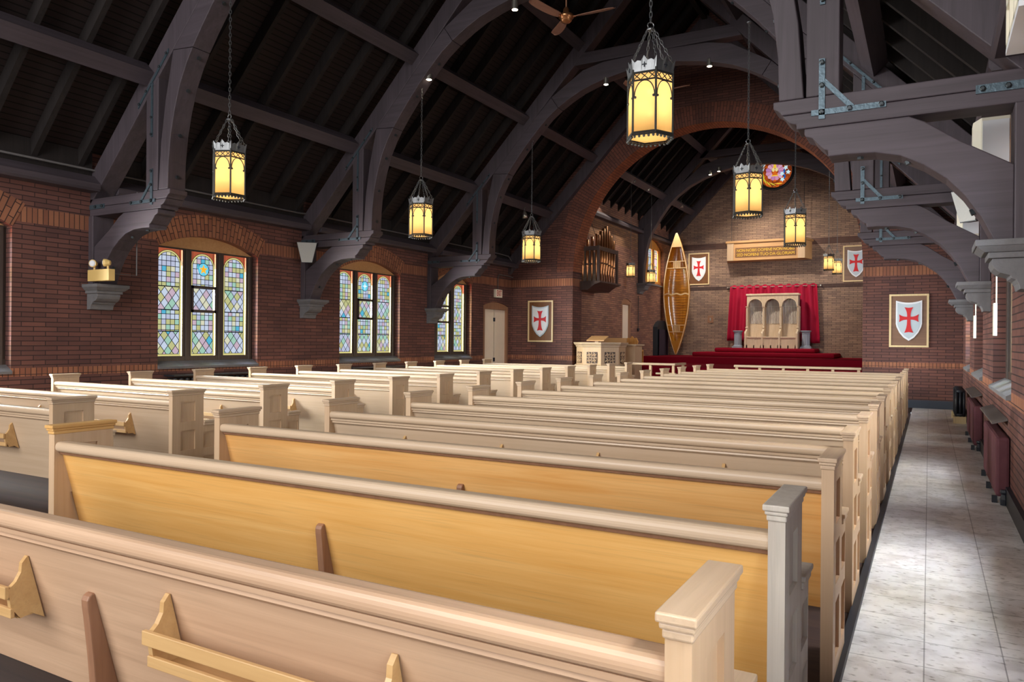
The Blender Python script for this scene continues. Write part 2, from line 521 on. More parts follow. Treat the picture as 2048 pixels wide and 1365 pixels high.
def stained(name, w, h, warm=False, strength=0.42):
    """leaded quarries: squares and diamonds in pale glass inside a yellow border, arched at the top; u and v in metres"""
    m, nt, b = new_mat(name)
    nt.nodes.remove(b)
    tc = nt.nodes.new('ShaderNodeTexCoord')
    oi = nt.nodes.new('ShaderNodeObjectInfo')
    u, v, _ = sep(nt, tc.outputs['UV'])
    rnd = X(nt, oi.outputs['Random']) * 97.0
    cx = u - w / 2
    A = h * 0.235
    B = h * 0.437
    Cc = h * 0.657
    dia = (v.lt(A) + v.gt(B) * v.lt(Cc)).min(1.0)
    su, sv = (u - 0.0375) / 0.077, v / 0.082
    p, q = cx / 0.13 + v / 0.165, cx / 0.13 - v / 0.165
    eds = su.frac().min(su.frac().inv()) * 0.077
    eds = eds.min(sv.frac().min(sv.frac().inv()) * 0.082)
    edd = p.frac().min(p.frac().inv()).min(q.frac().min(q.frac().inv())) * 0.1
    wn = nt.nodes.new('ShaderNodeTexWhiteNoise')
    nt.links.new(comb(nt, su.floor() * dia.inv() + p.floor() * dia + rnd.floor(), sv.floor() * dia.inv() + q.floor() * dia, dia), wn.inputs['Vector'])
    rp = nt.nodes.new('ShaderNodeValToRGB')
    rp.color_ramp.interpolation = 'CONSTANT'
    pal = [(0, (198, 202, 224)), (.20, (212, 222, 238)), (.42, (206, 204, 142)), (.62, (172, 214, 190)), (.74, (214, 186, 200)), (.86, (232, 228, 196)), (.97, (96, 190, 220))]
    el = rp.color_ramp.elements
    while len(el) < len(pal): el.new(0.5)
    for e, (pp, c) in zip(el, pal):
        e.position = pp
        e.color = (*srgb(*c), 1)
    nt.links.new(wn.outputs[0], rp.inputs[0])
    lead = (eds * dia.inv() + edd * dia).lt(0.0048)
    # horizontal bars between the fields
    for zz in (A, B, Cc):
        lead = lead.max((v - zz).abs().lt(0.008))
    # border
    bd = u.min(u * -1.0 + w).min(v)
    yy = v - (h - w * 0.5)
    dist = (cx * cx + yy.max(0.0) * yy.max(0.0)).sqrt()
    inb = bd.lt(0.036).max((dist - (w * 0.5 - 0.036)).gt(0.0) * yy.gt(0.0))
    out = (dist - (w * 0.5 - 0.004)).gt(0.0) * yy.gt(0.0)
    bl = (bd - 0.036).abs().lt(0.0035).max((dist - (w * 0.5 - 0.036)).abs().lt(0.004) * yy.gt(0.0))
    bl = bl.max((dist - (w * 0.5 - 0.006)).abs().lt(0.004) * yy.gt(0.0))
    c = mixc(nt, inb, rp.outputs[0], srgb(232, 218, 140))
    c = mixc(nt, out, c, srgb(186, 92, 62))
    lead = (lead * inb.inv()).max(bl).min(1.0)
    c = mixc(nt, lead, c, (0.012, 0.012, 0.014))
    em = nt.nodes.new('ShaderNodeEmission')
    em.inputs[1].default_value = strength
    nt.links.new(c, em.inputs[0])
    tr = nt.nodes.new('ShaderNodeBsdfTransparent')
    nt.links.new(c, tr.inputs[0])
    ms = nt.nodes.new('ShaderNodeMixShader')
    ms.inputs[0].default_value = 0.3
    nt.links.new(em.outputs[0], ms.inputs[1])
    nt.links.new(tr.outputs[0], ms.inputs[2])
    nt.links.new(ms.outputs[0], nt.nodes['Material Output'].inputs[0])
    return m

MGLASS = stained('stained_glass', 0.46, 1.65)
MGLASSN = stained('stained_glass_narrow', 0.40, 1.65)
MGLASSC = stained('chancel_stained_glass', 0.42, 1.25)

def translucent(name, col, clear=0.3):
    m, nt, b = new_mat(name)
    nt.nodes.remove(b)
    tl = nt.nodes.new('ShaderNodeBsdfTranslucent')
    tl.inputs[0].default_value = (*col, 1)
    tr = nt.nodes.new('ShaderNodeBsdfTransparent')
    tr.inputs[0].default_value = (*col, 1)
    ms = nt.nodes.new('ShaderNodeMixShader')
    ms.inputs[0].default_value = clear
    nt.links.new(tl.outputs[0], ms.inputs[1])
    nt.links.new(tr.outputs[0], ms.inputs[2])
    nt.links.new(ms.outputs[0], nt.nodes['Material Output'].inputs[0])
    return m
MAMBER = translucent('amber_glass', (1.0, 0.70, 0.33), 0.15)

# ------------------------------------------------------------------ the room
XC, XW, XR, YF, YF2, YB = -4.75, -10.10, 0.61, 17.976, 18.55, 27.1
CXL, CXR = -8.45, -1.05                      # chancel side walls
F0, F1, F2 = 0.34, 0.67, 0.87                # chancel floor levels
def zl(c): return 3.30 + 1.06 * (5.23 - abs(c))
def arc(a, b, z0, rise, n=14):
    h = (b - a) / 2
    R = (h * h + rise * rise) / (2 * rise)
    zc = z0 + rise - R
    t = math.asin(h / R)
    return [((a + b) / 2 + R * math.sin(-t + 2 * t * i / n), zc + R * math.cos(-t + 2 * t * i / n)) for i in range(n + 1)], R, zc, t

def side_wall(name, xa, xb, y0, y1, zb, zt, ops, mat):
    m = MB()
    y = y0
    for a, b, s, sp, rise in sorted(ops):
        m.box(xa, xb, y, a, zb, zt)
        if s > zb: m.box(xa, xb, a, b, zb, s)
        pts = arc(a, b, sp, rise)[0]
        m.prism([(a, zt)] + pts + [(b, zt)], xa, xb, 'x')
        y = b
    m.box(xa, xb, y, y1, zb, zt)
    return struct(m.build(name, mat))

WIN = [(3.23, 5.13), (7.18, 9.08), (11.13, 13.03), (14.35, 15.95)]
OPS = [(a, b, 0.89, 2.75, 0.225) for a, b in WIN]
wall_left = side_wall('wall_left', XW - 0.2, XW, -4.3, YF2, -0.1, 3.95, OPS + [(16.53, 17.84, 0.0, 2.27, 0.11)], MBRICK)
ROPS = [(-0.75, 1.15), (3.7, 5.6), (7.6, 9.7), (11.5, 13.6), (15.0, 16.8)]
wall_right = side_wall('wall_right', XR, XR + 0.2, -4.3, YF2, -0.1, 3.95, [(a, b, 0.89, 2.75, 0.225) for a, b in ROPS], MBRICK)

def ring(parent, a, b, sp, rise, xface, s, r0, th, depth, mat, name='trim'):
    """brick arch ring on a wall that faces +x (s = 1) or -x"""
    pts, R, zc, t = arc(a, b, sp, rise)
    m = MB()
    n = 22
    yc = (a + b) / 2
    for i in range(n):
        q = []
        for k in (i, i + 1):
            an = -t + 2 * t * k / n
            for rr in (R + r0, R + r0 + th):
                q.append((yc + rr * math.sin(an), zc + rr * math.cos(an), an * R, rr - R))
        A, B, C, D = q[0], q[1], q[3], q[2]
        m.add([(xface + s * depth, p[0], p[1]) for p in (A, B, C, D)], [(0, 1, 2, 3)], [[(p[3] + 0.3, p[2]) for p in (A, B, C, D)]])
        m.add([(xface + s * d, p[0], p[1]) for p in (B, C) for d in (0, depth)], [(0, 1, 3, 2)], [[(0, 0)] * 4])
    return m.build(name, mat, parent, recalc=False)

for k, (a, b) in enumerate(WIN):
    ring(wall_left, a, b, 2.75, 0.225, XW, 1, 0.002, 0.2, 0.006, MRINGO, 'arch_ring')
    ring(wall_left, a, b, 2.75, 0.225, XW, 1, 0.202, 0.14, 0.004, MRINGO, 'arch_ring')

# wall between nave and chancel, pierced by the great round arch
AR, AZ = 3.475, 3.19
na = 40
pts = [(-10.1, -0.1), (XC - AR, -0.1)]
pts += [(XC - AR * math.cos(PI * i / na), AZ + AR * math.sin(PI * i / na)) for i in range(na + 1)]
pts += [(XC + AR, -0.1), (XR, -0.1), (XR, zl(5.36) + 0.66), (XC, zl(0) + 0.66), (-10.1, zl(5.35) + 0.66)]
wall_front = struct(MB().prism(pts, YF, YF2, 'y').build('wall_front', MBRICK))
m = MB()
na = 60
for i in range(na):
    a0, a1 = PI * i / na, PI * (i + 1) / na
    def P(r, a, y): return (XC - r * math.cos(a), y, AZ + r * math.sin(a))
    for r_0, r_1, yy in ((AR - 0.012, AR + 0.235, YF - 0.012), (AR + 0.235, AR + 0.47, YF - 0.010)):
        m.add([P(r_0, a0, yy), P(r_0, a1, yy), P(r_1, a1, yy), P(r_1, a0, yy)], [(0, 1, 2, 3)],
              [[(0.0, a0 * AR), (0.0, a1 * AR), (0.234, a1 * AR), (0.234, a0 * AR)]])
    m.add([P(AR + .47, a0, YF - .01), P(AR + .47, a1, YF - .01), P(AR + .47, a1, YF), P(AR + .47, a0, YF)], [(0, 1, 2, 3)], [[(0, 0)] * 4])
m.build('arch_ring', MRING, wall_front, recalc=False)
m = MB()
for i in range(na):
    a0, a1 = PI * i / na, PI * (i + 1) / na
    r = AR - 0.012
    m.add([P(r, a0, YF - .012), P(r, a1, YF - .012), P(r, a1, YF2), P(r, a0, YF2)], [(0, 3, 2, 1)],
          [[(0, a0 * AR), (0.57, a0 * AR), (0.57, a1 * AR), (0, a1 * AR)]])
MSOF = brick('arch_soffit_brick', srgb(176, 108, 76), srgb(150, 90, 66), srgb(96, 62, 50), bw=0.235, bh=0.068, uv=True)
m.build('arch_soffit', MSOF, wall_front, recalc=False)

# chancel walls
side_wall('wall_chancel_left', CXL - 0.4, CXL, YF2, YB, -0.1, 5.6, [(22.17, 22.98, F1, 2.62, 0.1), (24.3, 26.4, 3.40, 4.62, 0.33), (25.2, 26.55, F2, 1.85, 0.32)][:2], MBRICKS)
side_wall('wall_chancel_right', CXR, CXR + 0.4, YF2, YB, -0.1, 5.6, [(20.3, 22.4, 3.40, 4.62, 0.33), (24.3, 26.4, 3.40, 4.62, 0.33)], MBRICKS)  # nearer opening is invented, to pass the throne fill light
# gable wall at the back with a round hole for the rose window
RZ, RR = 7.34, 0.60
outer = [(-3.8, -0.1), (3.8, -0.1), (3.8, zl(3.8) + .66), (0, zl(0) + .66), (-3.8, zl(3.8) + .66)]
angs = sorted(set([round(2 * PI * i / 48, 5) for i in range(48)] + [round(math.atan2(z - RZ, c) % (2 * PI), 5) for c, z in outer]))
def hit(a):
    dx, dz = math.cos(a), math.sin(a)
    best = 1e9
    for i in range(5):
        (ax, az), (bx, bz) = outer[i], outer[(i + 1) % 5]
        ex, ez = bx - ax, bz - az
        den = dx * ez - dz * ex
        if abs(den) < 1e-9: continue
        t = ((ax) * ez - (az - RZ) * ex) / den
        u = ((ax) * dz - (az - RZ) * dx) / den
        if t > 0 and -1e-3 <= u <= 1 + 1e-3: best = min(best, t)
    return (XC + dx * best, RZ + dz * best)
m = MB()
n = len(angs)
for y in (YB, YB + 0.4):
    m.add([(hit(a)[0], y, hit(a)[1]) for a in angs] + [(XC + RR * math.cos(a), y, RZ + RR * math.sin(a)) for a in angs],
          [(i, (i + 1) % n, n + (i + 1) % n, n + i) for i in range(n)])
m.add([(XC + RR * math.cos(a), y, RZ + RR * math.sin(a)) for y in (YB, YB + .4) for a in angs], [(i, (i + 1) % n, n + (i + 1) % n, n + i) for i in range(n)])
struct(m.build('wall_back', MBRICKC))

# rear wall behind the camera with an opening added to let the fill light in
m = MB()
m.box(-10.55, -8.05, -4.5, -4.3, -0.1, 9.9).box(-1.45, 1.06, -4.5, -4.3, -0.1, 9.9).box(-8.05, -1.45, -4.5, -4.3, -0.1, 1.6).box(-8.05, -1.45, -4.5, -4.3, 7.4, 9.9)
struct(m.build('wall_rear', MBRICK))

# floors
struct(MB().box(-9.13, -5.55, -4.3, YF, -0.1, 0).box(-3.90, -0.335, -4.3, YF, -0.1, 0).build('floor', MFLOORD))
struct(MB().box(-0.30, XR, -4.3, YF, -0.1, 0).box(-10.1, -9.13, -4.3, YF, -0.1, 0).build('floor_aisle', MTILE))
struct(MB().box(-5.55, -3.90, -4.3, YF, -0.1, 0).build('floor_centre_aisle', MCARP))
struct(MB().box(-0.335, -0.298, -4.3, 16.2, -0.1, 0.035).build('trim_1', MBLACK))
struct(MB().box(XC - AR, XC + AR, YF + 0.05, YF2, 0, F0).box(CXL, CXR, YF2, 19.7, 0, F0).box(CXL, CXR, 19.7, 20.1, 0, 0.505)
       .box(CXL, CXR, 20.1, 23.6, 0, F1).box(CXL, CXR, 23.6, YB, 0, F2).build('floor_chancel', MRED, bevel=0.02))
m = MB()
m.box(XC - 2.30, XC + 2.18, 25.15, YB, F2, 1.02)
struct(m.build('floor_dais', MRED, bevel=0.05))
m = MB()
m.box(XC - 1.72, XC + 1.52, 25.85, YB, 1.02, 1.165)
struct(m.build('floor_dais_2', MRED, bevel=0.05))
# baseboards
struct(MB().box(XR - 0.035, XR, -4.3, YF, 0, 0.15).build('baseboard_right', MBLACK))
struct(MB().box(XW, XW + 0.03, -4.3, 16.5, 0, 0.15).build('baseboard_left', MBLACK))
struct(MB().box(XC + AR, XR - .04, YF - 0.03, YF, 0, 0.17).build('baseboard_front', MBASE))

# ------------------------------------------------------------------ ceiling: boards, rafters, purlins, wall plates
def roof(name, y0, y1, cmax):
    m = MB()
    for s in (-1, 1):
        d = 0.72
        lo = [(XC + s * c, y, zl(c) + d) for c, y in ((cmax, y0), (cmax, y1), (0, y1), (0, y0))]
        hi = [(p[0], p[1], p[2] + 0.12) for p in lo]
        m.hexa(lo, hi)
    return struct(m.build(name, MCEIL))
ceiling = roof('ceiling', -4.5, 18.25, 5.75)
ceil_ch = roof('ceiling_chancel', 18.25, 27.6, 4.1)
SL = math.atan(1.06)
def rafter_mesh(s, cmax):
    m = MB()
    o0, o1 = 0.32 / math.cos(SL), 0.485 / math.cos(SL)
    m.prism([(s * cmax, zl(cmax) + o0), (0, zl(0) + o0), (0, zl(0) + o1), (s * cmax, zl(cmax) + o1)], -0.035, 0.035, 'y')
    return m
ras = {}
def rafter(parent, s, cmax, y):
    k = (s, cmax)
    if k not in ras:
        o = rafter_mesh(s, cmax).build('rafter', MRAFT, parent)
        ras[k] = o
    else:
        o = ras[k].copy()
        COL.objects.link(o)
        o.parent = parent
    o.location = (XC, y, 0)
TR = [2.29, 6.26, 10.23, 14.19]
for s in (-1, 1):
    for t in TR:
        for j in range(1, 7):
            y = t + 0.04 + 0.607 * j
            if y < 17.85: rafter(ceiling, s, 5.5, y)
    for j in range(14):
        rafter(ceil_ch, s, 3.85, 18.75 + 0.607 * j)
def purlin(parent, s, c, y0, y1):
    # a squared timber lying with the slope; its lower inner corner at c
    u = Vector((-s * math.cos(SL), math.sin(SL)))       # up the slope
    nrm = Vector((s * math.sin(SL), math.cos(SL)))      # out of the roof
    p = Vector((s * c, zl(c) + 0.16))
    poly = [p, p - u * 0.21, p - u * 0.21 + nrm * 0.22, p + nrm * 0.22]
    MB().prism([(XC + q[0], q[1]) for q in poly], y0, y1, 'y').build('purlin', MTIMB['y'], parent)
for s in (-1, 1):
    for c in (3.99, 2.72, 1.45):
        ys = [-1.6] + TR + [YF - 0.02]
        for a, b in zip(ys[:-1], ys[1:]):
            purlin(ceiling, s, c, a + 0.13, b - (0.13 if b in TR else 0))
    for c in (2.72 if s < 0 else 2.5, 1.45):
        purlin(ceil_ch, s, c, YF2, 23.62)
        purlin(ceil_ch, s, c, 23.88, YB)
    # wall plates and the board above them
    ys = [-4.3] + TR + [YF]
    for a, b in zip(ys[:-1], ys[1:]):
        MB().prism([(XC + s * q[0], q[1]) for q in ((5.36, 3.34), (5.13, 3.34), (5.11, 3.37), (5.11, 3.44), (5.25, 3.56), (5.36, 3.56))], a + 0.13, b - 0.13 if b < YF else b, 'y').build('wall_plate', MTIMB['y'], ceiling)
        MB().box(*sorted((XC + s * 5.36, XC + s * 5.31)), a + 0.13, b - 0.13, 3.56, 3.9).build('ashlar_board', MRAFT, ceiling)
    MB().prism([(XC + s * q[0], q[1]) for q in ((3.7, 4.92), (3.5, 4.92), (3.48, 5.0), (3.62, 5.12), (3.7, 5.12))], YF2, YB, 'y').build('wall_plate', MTIMB['y'], ceil_ch)
    # principal rafter lying against the nave's front wall
    o0 = 0.41
    MB().prism([(XC + s * 5.36, zl(5.36)), (XC, zl(0)), (XC, zl(0) + o0), (XC + s * 5.36, zl(5.36) + o0)], YF - 0.16, YF - 0.001, 'y').build('wall_rafter', MTIMB['z'], ceiling)
    MB().prism([(XC + s * 3.7, zl(3.7) + 0.0), (XC, zl(0)), (XC, zl(0) + o0), (XC + s * 3.7, zl(3.7) + o0)], YB - 0.16, YB - 0.001, 'y').build('wall_rafter', MTIMB['z'], ceil_ch)
MB().box(XC - .06, XC + .06, -4.4, YF, zl(0) + 0.25, zl(0) + 0.6).build('ridge_beam', MRAFT, ceiling)

# ------------------------------------------------------------------ roof trusses
HB_U = [(5.36, 3.142), (5.36, 3.255), (3.662, 3.255), (3.665, 3.197), (3.69, 3.185), (3.715, 3.165), (3.73, 3.142)]
HB_L = [(5.36, 3.02), (5.36, 3.138), (3.732, 3.138), (3.755, 3.105), (3.785, 3.075), (3.82, 3.062), (3.837, 3.06), (3.837, 3.02)]
BRACE = [(3.895, 3.016), (3.895, 2.975), (3.905, 2.955), (3.955, 2.935), (3.995, 2.885), (4.04, 2.84), (4.066, 2.832), (4.066, 2.785), (4.2, 2.788), (4.39, 2.778), (4.56, 2.735), (4.71, 2.65), (4.85, 2.54), (4.96, 2.41),
         (5.06, 2.25), (5.125, 2.11), (5.14, 2.08), (5.25, 2.08), (5.25, 2.6), (4.93, 2.80), (4.71, 2.965), (4.61, 3.016)]
POST = [(3.905, 3.258), (4.142, 3.258), (4.142, zl(4.142)), (3.905, zl(3.905))]
ARCH1 = [(3.705, 3.258), (3.695, 3.6), (3.655, 3.95), (3.585, 4.25), (3.49, 4.54), (3.36, 4.80), (3.25, 4.97), (3.62, 5.0), (3.76, 4.4), (3.845, 3.85), (3.888, 3.258)]
ARCH2 = [(3.248, 4.975), (3.08, 5.2), (2.9, 5.42), (2.7, 5.65), (2.5, 5.86), (2.28, 6.07), (2.06, 6.23), (2.22, 6.47), (2.62, 6.065), (3.618, 5.005)]
ARCH3 = [(2.055, 6.235), (1.8, 6.385), (1.54, 6.51), (1.25, 6.605), (0.95, 6.68), (0.5, 6.76), (0, 6.79), (0, 7.05), (1.05, 7.02), (1.5, 6.92), (2.215, 6.472)]
def half(m, poly, s, y0, y1): return m.prism([(s * c, z) for c, z in poly], y0, y1, 'y')

def truss(y, label, detail=True):
    t = thing('roof_truss', label, 'roof truss', (XC, y, 2.0), group='hammerbeam trusses of the nave')
    def bld(m, nm, mt, par=t, bevel=0.008):
        for i in range(len(m.v)): m.v[i] = (m.v[i][0], m.v[i][1], m.v[i][2] - 2.0)
        return m.build(nm, mt, par, bevel=bevel)
    D = 0.13
    for s in (-1, 1):
        m = MB()
        half(m, HB_U, s, -D, D)
        half(m, HB_L, s, -D, D)
        bld(m, 'hammer_beam', MTIMB['x'])
        bld(half(MB(), BRACE, s, -D, D), 'knee_brace', MTIMB['x'])
        bld(half(MB(), [(5.25, 2.08), (5.355, 2.08), (5.355, 3.02), (5.25, 3.02)], s, -D - .02, D + .02), 'wall_post', MTIMB['z'])
        bld(half(MB(), POST, s, -D, D), 'queen_post', MTIMB['z'])
        for nm, pl in (('arch_rib', ARCH1), ('arch_rib', ARCH2), ('arch_rib', ARCH3)):
            bld(half(MB(), pl, s, -D, D), nm, MTIMB['z' if pl is ARCH1 else 'x'])
        bld(half(MB(), [(5.355, zl(5.355)), (0.0, zl(0)), (0.0, zl(0) + .40), (5.355, zl(5.355) + .40)], s, -D, D), 'principal_rafter', MTIMB['z'])
        # wrought-iron angle bracket on the near face and the strap at the wall end
        m = MB()
        f0, f1 = -D - 0.012, -D
        half(m, [(3.998, 3.075), (4.042, 3.075), (4.042, 3.535), (3.998, 3.535)], s, f0, f1)
        half(m, [(3.945, 3.105), (4.46, 3.105), (4.46, 3.148), (3.945, 3.148)], s, f0, f1)
        half(m, [(4.04, 3.33), (4.20, 3.145), (4.25, 3.145), (4.04, 3.385)], s, f0, f1)
        ib = bld(m, 'angle_bracket', MIRON, bevel=0.0)
        m = MB()
        for c, z in ((4.02, 3.505), (4.02, 3.33), (4.02, 3.128), (4.215, 3.128), (4.43, 3.128)):
            m.lathe([(0.02, -D - .012), (0.02, -D - .028), (0.012, -D - .034)], 6, (s * c, 0, z), 'y')
        bld(m, 'bolt', MBOLT, ib, 0)
        m = MB()
        half(m, [(5.02, 3.11), (5.35, 3.11), (5.35, 3.17), (5.02, 3.17)], s, f0, f1)
        wp = bld(m, 'wall_strap', MIRON, bevel=0)
        m = MB()
        for c in (5.06, 5.21):
            m.lathe([(0.02, -D - .012), (0.02, -D - .028), (0.012, -D - .034)], 6, (s * c, 0, 3.14), 'y')
        bld(m, 'bolt', MBOLT, wp, 0)
        m = MB()
        c0 = 4.02
        half(m, [(c0 - .018, 3.95), (c0 + .018, 3.95), (c0 + .018, zl(c0) + .06), (c0 - .018, zl(c0) + .06)], s, f0, f1)
        for d in (-1,):
            half(m, [(4.30, zl(4.30) + .06), (3.70, zl(3.70) + .06), (3.70, zl(3.70) + .11), (4.30, zl(4.30) + .11)], s, f0, f1)
        up_ = bld(m, 'rafter_strap', MIRON, bevel=0)
        m = MB()
        for c, z in ((c0, 3.98), (c0, 4.2), (4.27, zl(4.27) + .085), (4.13, zl(4.13) + .085), (3.87, zl(3.87) + .085), (3.73, zl(3.73) + .085)):
            m.lathe([(0.016, -D - .012), (0.016, -D - .028), (0.01, -D - .034)], 6, (s * c, 0, z), 'y')
        bld(m, 'bolt', MBOLT, up_, 0)
        # bolt heads along the soffits
        for (c, z), (dx, dz) in (((3.70, 3.42), (-1, 0)), ((3.66, 3.95), (-1, -.1)), ((3.50, 4.5), (-1, -.3)), ((3.30, 4.88), (-1, -.5)), ((2.85, 5.48), (-.7, -.7)), ((2.4, 5.95), (-.6, -.8)),
                                 ((4.28, 2.786), (0, -1)), ((4.60, 2.715), (.4, -1)), ((5.02, 2.31), (-1, -.4))):
            m = MB()
            d = Vector((s * dx, 0, dz)).normalized()
            p = Vector((s * c, 0, z)) - d * .006
            m.tube([p, p + d * 0.028], 0.024, 6)
            bld(m, 'soffit_bolt', MBOLT, t, 0)
    bld(MB().prism([(-1.68, 7.045), (1.68, 7.045), (1.52, 7.28), (-1.52, 7.28)], -D, D, 'y'), 'collar_beam', MTIMB['x'])
    return t
truss(6.26, 'nearest dark timber hammerbeam truss, its right bracket filling the upper right')
truss(10.23, 'middle dark timber hammerbeam truss, with a speaker at both wall ends')
truss(14.19, 'farthest nave hammerbeam truss, the full arch seen in front of the brick arch')

# chancel truss: plain arch-braced, on wall corbels
t = thing('chancel_truss', 'dark arched timber truss inside the chancel below the rose window', 'roof truss', (XC, 23.75, 3.2))
def bl2(m, nm, mt):
    for i in range(len(m.v)): m.v[i] = (m.v[i][0], m.v[i][1], m.v[i][2] - 3.2)
    return m.build(nm, mt, t, bevel=0.008)
for s in (-1, 1):
    bl2(half(MB(), [(3.52, 3.28), (3.695, 3.28), (3.695, 5.0), (3.52, 5.0)], s, -.13, .13), 'wall_post', MTIMB['z'])
    bl2(half(MB(), [(3.52, 3.3), (3.5, 3.9), (3.42, 4.4), (3.33, 4.75), (3.2, 5.02), (2.95, 5.42), (2.67, 5.80), (2.38, 6.08), (2.03, 6.33), (2.3, 6.42), (2.75, 5.93), (3.52, 5.11)], s, -.12, .12), 'arch_rib', MTIMB['z'])
    bl2(half(MB(), [(2.03, 6.33), (1.6, 6.54), (1.06, 6.73), (.5, 6.83), (0, 6.86), (0, 7.2), (1.05, 7.14), (1.6, 6.98), (2.3, 6.42)], s, -.12, .12), 'arch_rib', MTIMB['x'])
    bl2(half(MB(), [(3.69, zl(3.69)), (0, zl(0)), (0, zl(0) + .4), (3.69, zl(3.69) + .4)], s, -.12, .12), 'principal_rafter', MTIMB['z'])
bl2(MB().prism([(-1.7, 7.2), (1.7, 7.2), (1.55, 7.42), (-1.55, 7.42)], -.12, .12, 'y'), 'collar_beam', MTIMB['x'])

# stone corbels under the wall posts
def corbel(x, y, s, label, zt=2.08, grp='stone corbels under the roof trusses', k=1.0):
    t = thing('stone_corbel', label, 'corbel', (x, y, zt), group=grp)
    m = MB()
    def slab(proj, hw, z0, z1, proj2=None, hw2=None):
        p2, h2 = proj2 or proj, hw2 or hw
        m.hexa([(0, -h2, z0), (s * p2, -h2, z0), (s * p2, h2, z0), (0, h2, z0)], [(0, -hw, z1), (s * proj, -hw, z1), (s * proj, hw, z1), (0, hw, z1)])
    slab(.34 * k, .24 * k, -.045, 0)
    o = m.build('abacus', MSTONE, t, bevel=.006)
    m = MB()
    slab(.33 * k, .235 * k, -.085, -.045, .285 * k, .2 * k)
    slab(.26 * k, .19 * k, -.125, -.085)
    pr = [(0, -.125), (.235, -.125), (.24, -.16), (.225, -.195), (.19, -.225), (.13, -.245), (.125, -.262), (.10, -.275), (.085, -.30), (.075, -.34), (.0, -.345)]
    m.prism([(s * k * a, b) for a, b in pr], -.165 * k, .165 * k, 'y')
    m.build('scroll', MSTONE, t, bevel=.004)
corbel(XW, 6.26, 1, 'grey stone corbel on the left wall below the emergency light')
corbel(XW, 10.23, 1, 'grey stone corbel on the left wall between the two full stained glass windows')
corbel(XW, 14.19, 1, 'grey stone corbel on the left wall beside the farthest stained glass window')
corbel(XR, 6.26, -1, 'large grey stone corbel on the right wall, nearest the camera')
corbel(XR, 10.23, -1, 'grey stone corbel on the right wall, second from the camera')
corbel(XR, 14.19, -1, 'smallest, farthest grey stone corbel on the right wall')
corbel(CXL, 23.75, 1, 'grey stone corbel on the chancel side wall beside the small window', 3.28, None, 1.1)

# ------------------------------------------------------------------ windows and doors of the setting
def pane(parent, x, ya, yb, za, zb, mat, flip=1):
    m = MB()
    h, w = zb - za, yb - ya
    r = w / 2
    n = 12
    pts = [(ya, za), (yb, za)] + [(yb, zb)] + [(ya, zb)]
    m.add([(x, p[0], p[1]) for p in pts], [(0, 1, 2, 3)], [[(p[0] - ya, p[1] - za) for p in pts]])
    return m.build('stained_glass_pane', mat, parent, recalc=False)

def window(n, x, ya, yb, rz, lights, mat, zs=0.99, zt=2.735, spring=2.75, rise=0.225, hopper=None, frame=MFRAME, star=None, dx=0.0):
    yc = (ya + yb) / 2
    e = tag(empty('window_%d' % n, (x, yc, 0), rz), kind='structure')
    h = (yb - ya) / 2
    if rz: lights = [(2 * yc - b, 2 * yc - a) for a, b in lights][::-1]
    L = [(a - yc, b - yc) for a, b in lights]
    m = MB()
    x0, x1 = -.165 + dx, -.12 + dx
    m.box(x0, x1, -h, h, zs, zs + .085).box(x0, x1, -h, h, zt, spring + .012)
    edges = [-h] + [q for l in L for q in l] + [h]
    for k in range(0, len(edges), 2):
        m.box(x0, x1 - .012, edges[k], edges[k + 1], zs, spring)
        mid = (edges[k] + edges[k + 1]) / 2
        w = (edges[k + 1] - edges[k])
        m.box(x0, x1 + .012, mid - w * .22, mid + w * .22, zs, spring)
    m.build('window_frame', frame, e, bevel=.006)
    pts = arc(-h, h, spring, rise)[0]
    MB().prism(pts, x0 + .005, x1 - .01, 'x').build('arch_panel', MSIGN if frame is MFRAME else frame, e)
    for k, (a, b) in enumerate(L):
        pane(e, -.15 + dx, a - .005, b + .005, zs + .08, zt + .005, mat)
        if k == hopper:
            m = MB()
            for z0, z1 in ((1.765, 1.81), (2.15, 2.195)): m.box(-.16, -.115, a, b, z0, z1)
            m.box(-.16, -.115, a, a + .03, 1.765, 2.195).box(-.16, -.115, b - .03, b, 1.765, 2.195)
            m.build('hopper_sash', frame, e)
            if star:
                zc = 2.46
                yy = (a + b) / 2
                m = MB().lathe([(.108, -.149), (.108, -.145)], 28, (0, yy, zc), 'x')
                md = m.build('medallion', emit('lead', (.012, .012, .014), 0), e)
                m = MB().lathe([(.098, -.1455), (.098, -.1435)], 28, (0, yy, zc), 'x')
                m.build('medallion_glass', emit('sky_blue_glass', srgb(96, 196, 226), .42), md)
                if star == 'star':
                    P = [((.082 if i % 2 == 0 else .034) * math.sin(PI * i / 5), (.082 if i % 2 == 0 else .034) * math.cos(PI * i / 5)) for i in range(10)]
                    g = emit('amber_star_glass', srgb(236, 170, 40), .45)
                else:
                    P = [((.085 if i % 2 == 0 else .02) * math.sin(PI * i / 4), (.085 if i % 2 == 0 else .02) * math.cos(PI * i / 4)) for i in range(8)]
                    g = emit('white_star_glass', srgb(226, 240, 246), .45)
                MB().prism([(yy + p, zc + q) for p, q in P], -.1436, -.141, 'x').build('medallion_star', g, md)
    # sloping stone sill
    MB().prism([(-.19, zs - .105), (.038, zs - .105), (.038, zs - .07), (-.112, zs + .01), (-.19, zs + .01)], -h, h, 'y').build('window_sill', MSTONE, e)
    return e
def lights3(a): return [(a + .06, a + .52), (a + .68, a + 1.14), (a + 1.30, a + 1.76)] if False else [(a + .055, a + .515), (a + .68, a + 1.14), (a + 1.30, a + 1.76)]
LW = [[(WIN[0][0] + d0, WIN[0][0] + d1) for d0, d1 in ((.055, .515), (.68, 1.14), (1.36, 1.80))]]
window(1, XW, *WIN[0], 0, lights3(WIN[0][0]), MGLASS, hopper=1, star='star')
